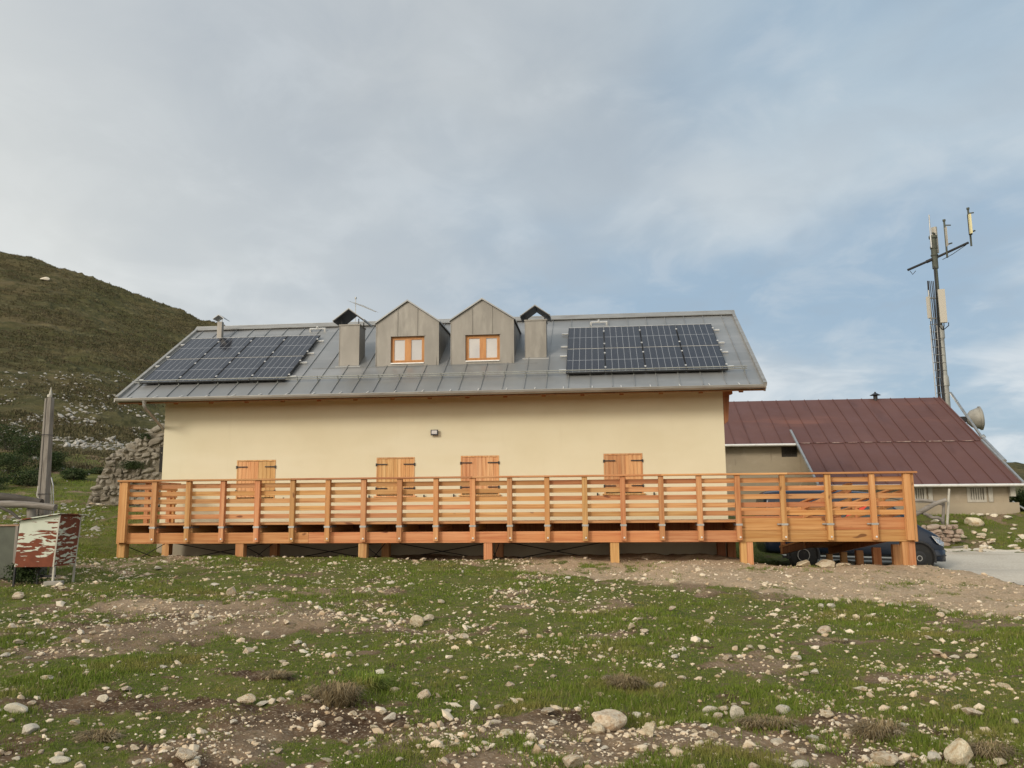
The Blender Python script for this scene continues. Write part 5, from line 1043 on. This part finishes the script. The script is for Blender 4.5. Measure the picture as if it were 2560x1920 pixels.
# ------------------------------------------------------------------ shrubs
def shrub(u, v, hpx, wpx_, label, group='dark shrubs on the left bank', y0=20, n=5200, Yset=None):
    if Yset: p = at(u, v, Yset)
    else:
        X, Y, ok = march(np.array([float(u)]), np.array([float(v)]), y0); p = Vector((float(X[0]), float(Y[0]), float(surf(X[0], Y[0]))))
    s = p.y/F_PX; h, w = hpx*s, wpx_*s; e = empty('shrub', p, label, 'shrub', group); e.location = p
    c = rng.normal(0, .30, (46, 3))*np.array([w*.5, w*.4, 0])+np.array([0, 0, 1])*rng.uniform(.15, .8, (46, 1))*h; c[:, 2] *= np.clip(1.15-(np.abs(c[:, 0])/(w*.6))**2, .3, 1)
    k = rng.integers(0, 46, n); P = c[k]+rng.normal(0, 1, (n, 3))*np.array([w*.075, w*.075, h*.09]); P[:, 2] = np.maximum(P[:, 2], 0)
    L_ = rng.uniform(.022, .055, n)[:, None]; d1 = rng.normal(0, 1, (n, 3)); d1 /= np.linalg.norm(d1, axis=1)[:, None]; d2 = np.cross(d1, rng.normal(0, 1, (n, 3))); d2 /= np.linalg.norm(d2, axis=1)[:, None]
    V = np.stack([P-d1*L_, P+d2*L_*.5, P+d1*L_, P-d2*L_*.5], 1).reshape(-1, 3); o = mesh_np('foliage', V, np.arange(4*n).reshape(-1, 4), M_['leaf'], e)
    q = MB()
    for j in range(9): t = c[j*5]; q.tube([(0, 0, -.1), (t[0]*.5, t[1]*.5, t[2]*.5), tuple(t)], [.03, .018, .006], 5)
    b_ = q.build('stem', M_['bark'], None); b_.parent = e
for a in ((-70, 1120, 80, 200, 'shrub at the far left, mostly outside the frame'), (18, 1130, 85, 150, 'tall dark shrub at the left edge, topmost on the bank'), (75, 1150, 75, 120, 'dark shrub behind the wooden pole, left of it'), (130, 1180, 55, 110, 'low shrub just right of the wooden pole'), (20, 1185, 60, 150, 'dense green shrub below the topmost one at the left edge'),
          (185, 1200, 32, 95, 'lowest shrub tapering into the grass bank'), (70, 1215, 45, 130, 'shrub spreading over the bank behind the pole foot'), (-40, 1225, 55, 150, 'bottom left shrub on the bank behind the dark log'), (255, 1185, 18, 80, 'small low shrub left of the ruined stone wall')): shrub(*a)
for a in ((2552, 1288, 58, 70, 'dark shrub at the right corner of the barn'), (2590, 1290, 66, 80, 'shrub right of the barn cut by the photo edge')): shrub(*a, 'shrubs right of the barn', Yset=34.5, n=4000)
#@@LEFT
# ------------------------------------------------------------------ ruined stone wall left of the house
YU = 29.6
out = [(212, 1262), (222, 1238), (244, 1196), (258, 1168), (268, 1142), (290, 1131), (325, 1118), (345, 1101), (366, 1093), (385, 1077), (398, 1070), (440, 1062), (450, 1330), (330, 1330), (240, 1280)]
PO = [at(u, v, YU) for u, v in out]
ruin = empty('ruined_wall', (PO[5].x, YU, PO[0].z), 'collapsing rubble stone wall left of the house behind the deck corner', 'ruin')
q = MB(); q.prism([(p.x, YU+.05, p.z-.05) for p in PO], (0, .55, 0)); q.build('mortar_core', M_['mortar'], ruin)
poly = [(p.x, p.z) for p in PO]
def inside(x, z):
    c = False; j = len(poly)-1
    for i in range(len(poly)):
        (xi, zi), (xj, zj) = poly[i], poly[j]
        if (zi > z) != (zj > z) and x < (xj-xi)*(z-zi)/(zj-zi)+xi: c = not c
        j = i
    return c
bm = bmesh.new(); bmesh.ops.create_icosphere(bm, subdivisions=2, radius=1); Bs = np.array([v.co[:] for v in bm.verts]); Bf = np.array([[v.index for v in f.verts] for f in bm.faces]); bm.free()
Bs = np.sign(Bs)*np.abs(Bs)**.72
V_l, F_l, k = [], [], 0
z = min(p[1] for p in poly)
while z < max(p[1] for p in poly)+.1:
    hh = rr.uniform(.08, .25); x = min(p[0] for p in poly)-.1+rr.uniform(0, .3)
    while x < max(p[0] for p in poly):
        w_ = rr.uniform(.10, .30)*rr.choice((.8, 1, 1.3, 2))
        if inside(x+w_/2, z+hh/2):
            rot = Euler((rr.uniform(-.3, .3), rr.uniform(-.4, .4), rr.uniform(-.35, .35))).to_matrix(); A = np.array(rot)
            P_ = (Bs*(1+rng.normal(0, .12, (len(Bs), 1))))*np.array([w_*.5, rr.uniform(.10, .17), hh*.52*rr.uniform(.75, 1.15)]); P_ = P_@A.T+np.array([x+w_/2, YU+.06+rr.uniform(-.04, .10), z+hh/2+rr.uniform(-.05, .05)])
            V_l.append(P_); F_l.append(Bf+k); k += len(Bs)
        x += w_+.015
    z += hh
for i in range(5, 11):                                   # loose stones along the broken top
    a, c = PO[i], PO[i+1]
    for t in np.linspace(0, 1, 5):
        p = a.lerp(c, float(t)); s_ = rr.uniform(.08, .19); P_ = Bs*(1+rng.normal(0, .1, (len(Bs), 1)))*np.array([s_*1.3, s_, s_*.8])+np.array([p.x, YU+.2+rr.uniform(-.1, .2), p.z+rr.uniform(-.02, .08)]); V_l.append(P_); F_l.append(Bf+k); k += len(Bs)
o = mesh_np('masonry', np.concatenate(V_l)-np.array(ruin.location), np.concatenate(F_l), M_['ruin'], ruin)
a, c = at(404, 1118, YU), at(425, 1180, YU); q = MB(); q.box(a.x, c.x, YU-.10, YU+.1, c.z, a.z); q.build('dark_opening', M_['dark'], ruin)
for i, (u, v) in enumerate(((252, 1262), (262, 1273), (288, 1282), (232, 1258))):
    p = at(u, v, YU-.6); rock(p.x, p.y, .38-.05*i, None, i < 2, 'fallen wall stone at the foot of the ruin, '+NTH[i]+' by size', 'fallen stones at the ruin', z=p.z-.05)
# ground patch under the ruin is part of the terrain; small plants grow in its joints
def weed(name, p, w, h, n, label, cat='plant'):
    c = rng.normal(0, .32, (n, 3))*np.array([w, w*.35, 0]); c[:, 2] = rng.random(n)*h; L_ = .05; d1 = rng.normal(0, 1, (n, 3)); d2 = rng.normal(0, 1, (n, 3)); d1 /= np.linalg.norm(d1, axis=1)[:, None]; d2 /= np.linalg.norm(d2, axis=1)[:, None]
    V = np.stack([c, c+d1*L_, c+(d1+d2)*L_*.6], 1).reshape(-1, 3); o = mesh_np(name, V, np.arange(3*n).reshape(-1, 3), M_['leaf']); o.location = p; tag(o, label, cat)
weed('wall_plant', at(330, 1172, YU-.12), .8, .28, 1500, 'dark plants growing in the middle of the ruined wall'); weed('wall_plant', at(362, 1098, YU-.05), .35, .22, 600, 'tuft of plants on the broken top of the ruined wall')
# ------------------------------------------------------------------ wooden pole with its cross rails, left
Yp_ = 16.6
pole = empty('wooden_pole', at(104, 1300, Yp_), 'tall weathered split timber pole with a pointed metal tip behind the rusty cabinet', 'pole')
b0, t0 = at(99, 1400, Yp_), at(124, 993, Yp_); pole.location = b0
def taper(p, q_, w0, w1, d=.10):
    m = MB(); P0, P1 = Vector(p), Vector(q_); vs = [(P0.x-w0/2, P0.y-d, P0.z), (P0.x+w0/2, P0.y-d, P0.z), (P0.x+w0/2, P0.y+d, P0.z), (P0.x-w0/2, P0.y+d, P0.z), (P1.x-w1/2, P1.y-d*.6, P1.z), (P1.x+w1/2, P1.y-d*.6, P1.z), (P1.x+w1/2, P1.y+d*.6, P1.z), (P1.x-w1/2, P1.y+d*.6, P1.z)]
    return m.add(vs, [(0, 3, 2, 1), (4, 5, 6, 7), (0, 1, 5, 4), (1, 2, 6, 5), (2, 3, 7, 6), (3, 0, 4, 7)])
s_ = Yp_/F_PX
taper(b0+Vector((.045, 0, 0)), t0+Vector((.028, 0, -.01)), 16*s_, 12*s_).build('plank', M_['grey'], pole, .01); taper(b0+Vector((-.065, -.03, 0)), t0+Vector((-.045, -.02, -.03)), 9*s_, 5*s_, .08).build('plank', M_['grey'], pole, .008)
q = MB(); q.tube([t0+Vector((.0, 0, 0)), t0+Vector((.0, 0, .04)), t0+Vector((.02, 0, .06)), at(128, 968, Yp_)], [.05, .05, .035, .006], 10); q.build('metal_tip', M_['ant'], pole)
for v in (1090, 1238):
    f_ = (1400-v)/(1400-993); c = b0.lerp(t0, f_); w_ = (.21*(1-f_)+.15*f_); q = MB(); q.tube([(c.x-w_/2, c.y-.12, c.z), (c.x+w_/2, c.y-.12, c.z), (c.x+w_/2, c.y+.1, c.z), (c.x-w_/2, c.y+.1, c.z), (c.x-w_/2, c.y-.12, c.z)], .007, 5); q.build('wire_tie', M_['black'], pole)
q = MB(); q.tube([at(96, 1215, Yp_-.2), at(92, 1240, Yp_-.25), at(100, 1248, Yp_-.2), at(92, 1256, Yp_-.25), at(87, 1268, Yp_-.25), at(86, 1280, Yp_-.2), at(91, 1293, Yp_-.2)], .014, 6); q.build('hose', M_['ant'], pole)
for (pts, r_) in (([(126, 1300), (123, 1230), (122, 1200), (125, 1193), (129, 1196), (133, 1215), (134, 1300)], .014), ([(129, 1305), (128, 1230), (125, 1196)], .010)):
    q = MB(); q.tube([at(u, v, Yp_+.25) for u, v in pts], r_, 6); q.build('bent_tube', M_['metal'], pole)
lf = empty('log_rail', at(40, 1300, 16.2), 'grey log rails fixed to the wooden pole at the left edge', 'log fence')
def wob(p, q_, r0, r1, n=9, amp=.02):
    return [p.lerp(q_, t)+Vector((0, amp*math.sin(t*7), amp*math.sin(t*9+1))) for t in np.linspace(0, 1, n)], [r0+(r1-r0)*t+.006*math.sin(t*13) for t in np.linspace(0, 1, n)]
for (a, c, r0, r1, m, Y) in (((-160, 1222), (103, 1256), .095, .08, 'logdark', 16.35), ((-160, 1250), (138, 1268), .075, .07, 'greyx', 16.05)):
    pt_, rs_ = wob(at(*a, Y), at(*c, Y), r0, r1); q = MB(); q.tube(pt_, rs_, 12); q.build('log', M_[m], lf)
q = MB(); q.tube([at(78, 1400, 16.2), at(78, 1270, 16.2)], .085, 12); q.build('post', M_['grey'], lf)
pt_ = [at(-60, 1262, 15.7), at(0, 1268, 15.7), at(30, 1282, 15.7), at(52, 1302, 15.6), at(60, 1330, 15.6)]; q = MB(); q.tube(pt_, .03, 8); q.build('bent_pipe', M_['logdark'], lf)
# ------------------------------------------------------------------ rusty cabinet on legs
Yc = 13.7; C0 = at(132, 1448, Yc); gz0 = float(H(C0.x, C0.y)); fr_ = Vector((C0.x, C0.y, 0)).normalized(); pp_ = Vector((fr_.y, -fr_.x, 0)); ph_ = math.radians(28)
cab = empty('metal_cabinet', (C0.x, C0.y, gz0), 'pale green metal cabinet with large rust patches standing on legs at the left', 'cabinet'); s_ = Yc/F_PX
ex_, ey_ = -pp_*math.cos(ph_)+fr_*math.sin(ph_), pp_*math.sin(ph_)+fr_*math.cos(ph_)
zb_, zt_ = at(132, 1417, Yc).z, at(148, 1287, Yc).z; ww, dd = .60/math.cos(ph_), .335/math.sin(ph_); ztl = at(42, 1303, Yc).z
lean = Vector((.055, 0, 0))
def cp(a, d, z): p = Vector((C0.x, C0.y, 0))+ex_*a*ww+ey_*d*dd; t = (z-zb_)/(zt_-zb_); p.z = z; return p+lean*t
q = MB(); ru = []
def quad(p, vals): q.add(p, [(0, 1, 2, 3)]); ru.extend(vals)
quad([cp(1, 0, zb_), cp(0, 0, zb_), cp(0, 0, zt_), cp(1, 0, ztl)], [.16, .17, -.05, -.15])
quad([cp(0, 0, zb_), cp(0, 1, zb_), cp(0, 1, zt_-.02), cp(0, 0, zt_)], [.07, .07, .13, .12])
quad([cp(0, 1, zb_), cp(1, 1, zb_), cp(1, 1, ztl), cp(0, 1, zt_)], [0]*4); quad([cp(1, 1, zb_), cp(1, 0, zb_), cp(1, 0, ztl), cp(1, 1, ztl)], [.1]*4); quad([cp(0, 0, zb_), cp(1, 0, zb_), cp(1, 1, zb_), cp(0, 1, zb_)], [.2]*4)
o = q.build('body', M_['rusty'], cab); at_ = o.data.attributes.new('rust', 'FLOAT', 'POINT'); at_.data.foreach_set('value', ru)
q = MB(); A = [cp(1.13, -.10, ztl-.0), cp(-.03, -.10, zt_+.012), cp(-.10, 1.22, zt_-.02), cp(1.1, 1.22, ztl-.0)]
q.prism(A, (0, 0, .018)); q.build('top_sheet', M_['rusty'], cab)
q = MB(); q.bar(cp(0, 0, zb_-.0)+Vector((-.0, -.012, 0)), cp(0, 0, zt_)+Vector((0, -.012, 0)), .025, .012, (0, 1, 0)); q.build('corner_trim', M_['oldwin'], cab); q = MB(); q.bar(cp(0, 1, zb_), cp(0, 1, zt_-.02), .02, .02, (0, 1, 0)); q.build('corner_trim', M_['oldwin'], cab)
for (a, d, m) in ((0.0, 0.02, 'oldwin'), (.0, .98, 'oldwin'), (.98, .02, 'black'), (.55, .3, 'black'), (.98, .95, 'black')):
    p = cp(a, d, zb_); q = MB(); q.bar((p.x-.012, p.y, gz0-.1), (p.x, p.y, zb_), .03, .03, (0, 1, 0)); q.build('leg', M_[m], cab)
q = MB(); p = cp(.30, .5, zb_); q.tube([(p.x, p.y, zb_-.16), (p.x, p.y, zb_)], .055, 12); q.build('meter_pot', M_['oldwin'], cab); q = MB(); q.bar(cp(.1, .3, zb_-.17), cp(.9, .5, zb_-.19), .04, .04); q.build('pipe', M_['black'], cab)
p = at(146, 1462, Yc-.1); q = MB(); q.box(-.16, .12, -.09, .09, -.05, .085); o = q.build('concrete_block', M_['concrete'], None, .01); o.location = (C0.x+.06, C0.y-.02, gz0-.01); o.rotation_euler = (0, 0, .3); tag(o, 'concrete block under the front leg of the rusty cabinet', 'block')
# grey tank and boulder at the left edge
a, c = at(-110, 1316, 14.3), at(37, 1440, 14.3); tank = empty('water_tank', (c.x-.5, 14.5, c.z), 'dark grey metal tank with a rusty rim, cut by the left edge', 'tank')
q = MB(); q.box(a.x, c.x, 14.3, 15.2, c.z-.05, a.z); q.build('body', M_['green'], tank, .02); q = MB()
for bb in ((a.x-.02, c.x+.02, 14.27, 14.34, a.z, a.z+.03), (c.x-.05, c.x+.02, 14.34, 15.2, a.z, a.z+.03)): q.box(*bb)
q.build('rim', mat('rusty_rim', (.30, .17, .10), .85, 0, [((6, 6, 6), 4, .4, .7, (.40, .33, .26))]), tank); q = MB(); q.bar((c.x, 14.27, c.z), (c.x, 14.27, a.z), .05, .04, (0, 1, 0)); q.build('corner_post', M_['grey'], tank)
p = ground_at(8, 1452, 8); o = rock(p.x-.05, p.y+.25, .44, .36, False, 'rough grey boulder at the left edge below the tank', None, 'boulder', name='boulder'); o.data = o.data.copy(); o.data.materials.clear(); o.data.materials.append(M_['ruin'])
weed('nettle', at(60, 1455, 13.9), .5, .30, 1500, 'green weeds growing between the tank and the rusty cabinet'); 
# ------------------------------------------------------------------ right side: log fence, dry stone wall, plank, pipe
Yf = 29.4; lr_ = empty('log_fence', at(2365, 1300, Yf), 'broken grey log fence on the grass right of the deck', 'log fence')
for (a, c, r0, r1, Y) in (((2240, 1306), (2365, 1249), .085, .07, Yf-.2), ((2200, 1240), (2357, 1259), .06, .055, Yf+.2), ((2311, 1286), (2356, 1300), .05, .06, Yf-.3), ((2200, 1262), (2330, 1290), .05, .05, Yf)):
    pt_, rs_ = wob(at(*a, Y), at(*c, Y), r0, r1, amp=.03); q = MB(); q.tube(pt_, rs_, 10); q.build('log', M_['greyx'], lr_)
for (u0, u1, v0, v1, r_) in ((2357, 2360, 1310, 1258, .055), (2368, 2373, 1312, 1222, .045)):
    q = MB(); q.tube([at(u0, v0, Yf), at(u1, v1, Yf)], [r_, r_*.8], 9); q.build('post', M_['oldwin' if u0 > 2360 else 'grey'], lr_)
dw = empty('dry_stone_wall', at(2365, 1362, 28.4), 'low collapsing dry stone wall behind the nose of the van', 'stone wall'); V_l, F_l, k = [], [], 0
x0_, x1_ = at(2250, 1340, 28.4).x, at(2404, 1340, 28.4).x; zlo, zhi = at(2365, 1366, 28.4).z, at(2365, 1322, 28.4).z; z = zlo
while z < zhi:
    hh = rr.uniform(.10, .2); x = x0_
    lim = x1_-(.05 if z > zhi-.25 else rr.uniform(.1, .5))
    while x < lim:
        w_ = rr.uniform(.14, .42); P_ = Bs*(1+rng.normal(0, .1, (len(Bs), 1)))*np.array([w_*.5, .16, hh*.52])@np.array(Euler((0, rr.uniform(-.2, .2), rr.uniform(-.3, .3))).to_matrix()).T+np.array([x+w_/2, 28.4+rr.uniform(-.06, .1)+(z-zlo)*.15, z+hh/2]); V_l.append(P_); F_l.append(Bf+k); k += len(Bs); x += w_+.03
    z += hh*.95
mesh_np('masonry', np.concatenate(V_l)-np.array(dw.location), np.concatenate(F_l), mat('pinkish_stone', (.36, .27, .21), .95, 0, [((3, 3, 3), 4, .4, .66, (.48, .40, .32)), ((1.4, 1.4, 1.4), 3, .5, .66, (.26, .17, .13))], ((14, 14, 14), .8, .03), spec=.1), dw)
q = MB(); q.prism([(x0_, 28.45, zlo-.2), (x1_-.25, 28.45, zlo-.2), (x1_-.1, 28.55, zhi-.05), (x0_, 28.55, zhi-.05)], (0, .5, 0)); q.build('earth_core', M_['mortar'], dw)
a, c = at(2381, 1371, 27.6), at(2408, 1369, 27.6); q = MB(); q.bar(a+Vector((0, 0, .03)), c+Vector((0, 0, .03)), .15, .04); tag(q.build('plank', M_['greyx'], None), 'thin pale plank lying at the foot of the dry stone wall', 'plank')
q = MB(); q.tube([at(2531, 1254, 32.2), at(2545, 1264, 32.2), at(2575, 1280, 32.2)], .04, 8); q.tube([at(2575, 1280, 32.2), at(2575, 1310, 32.2)], .04, 8); tag(q.build('handrail_pipe', M_['metal'], None), 'thin metal pipe handrail sloping down from the barn corner', 'handrail')
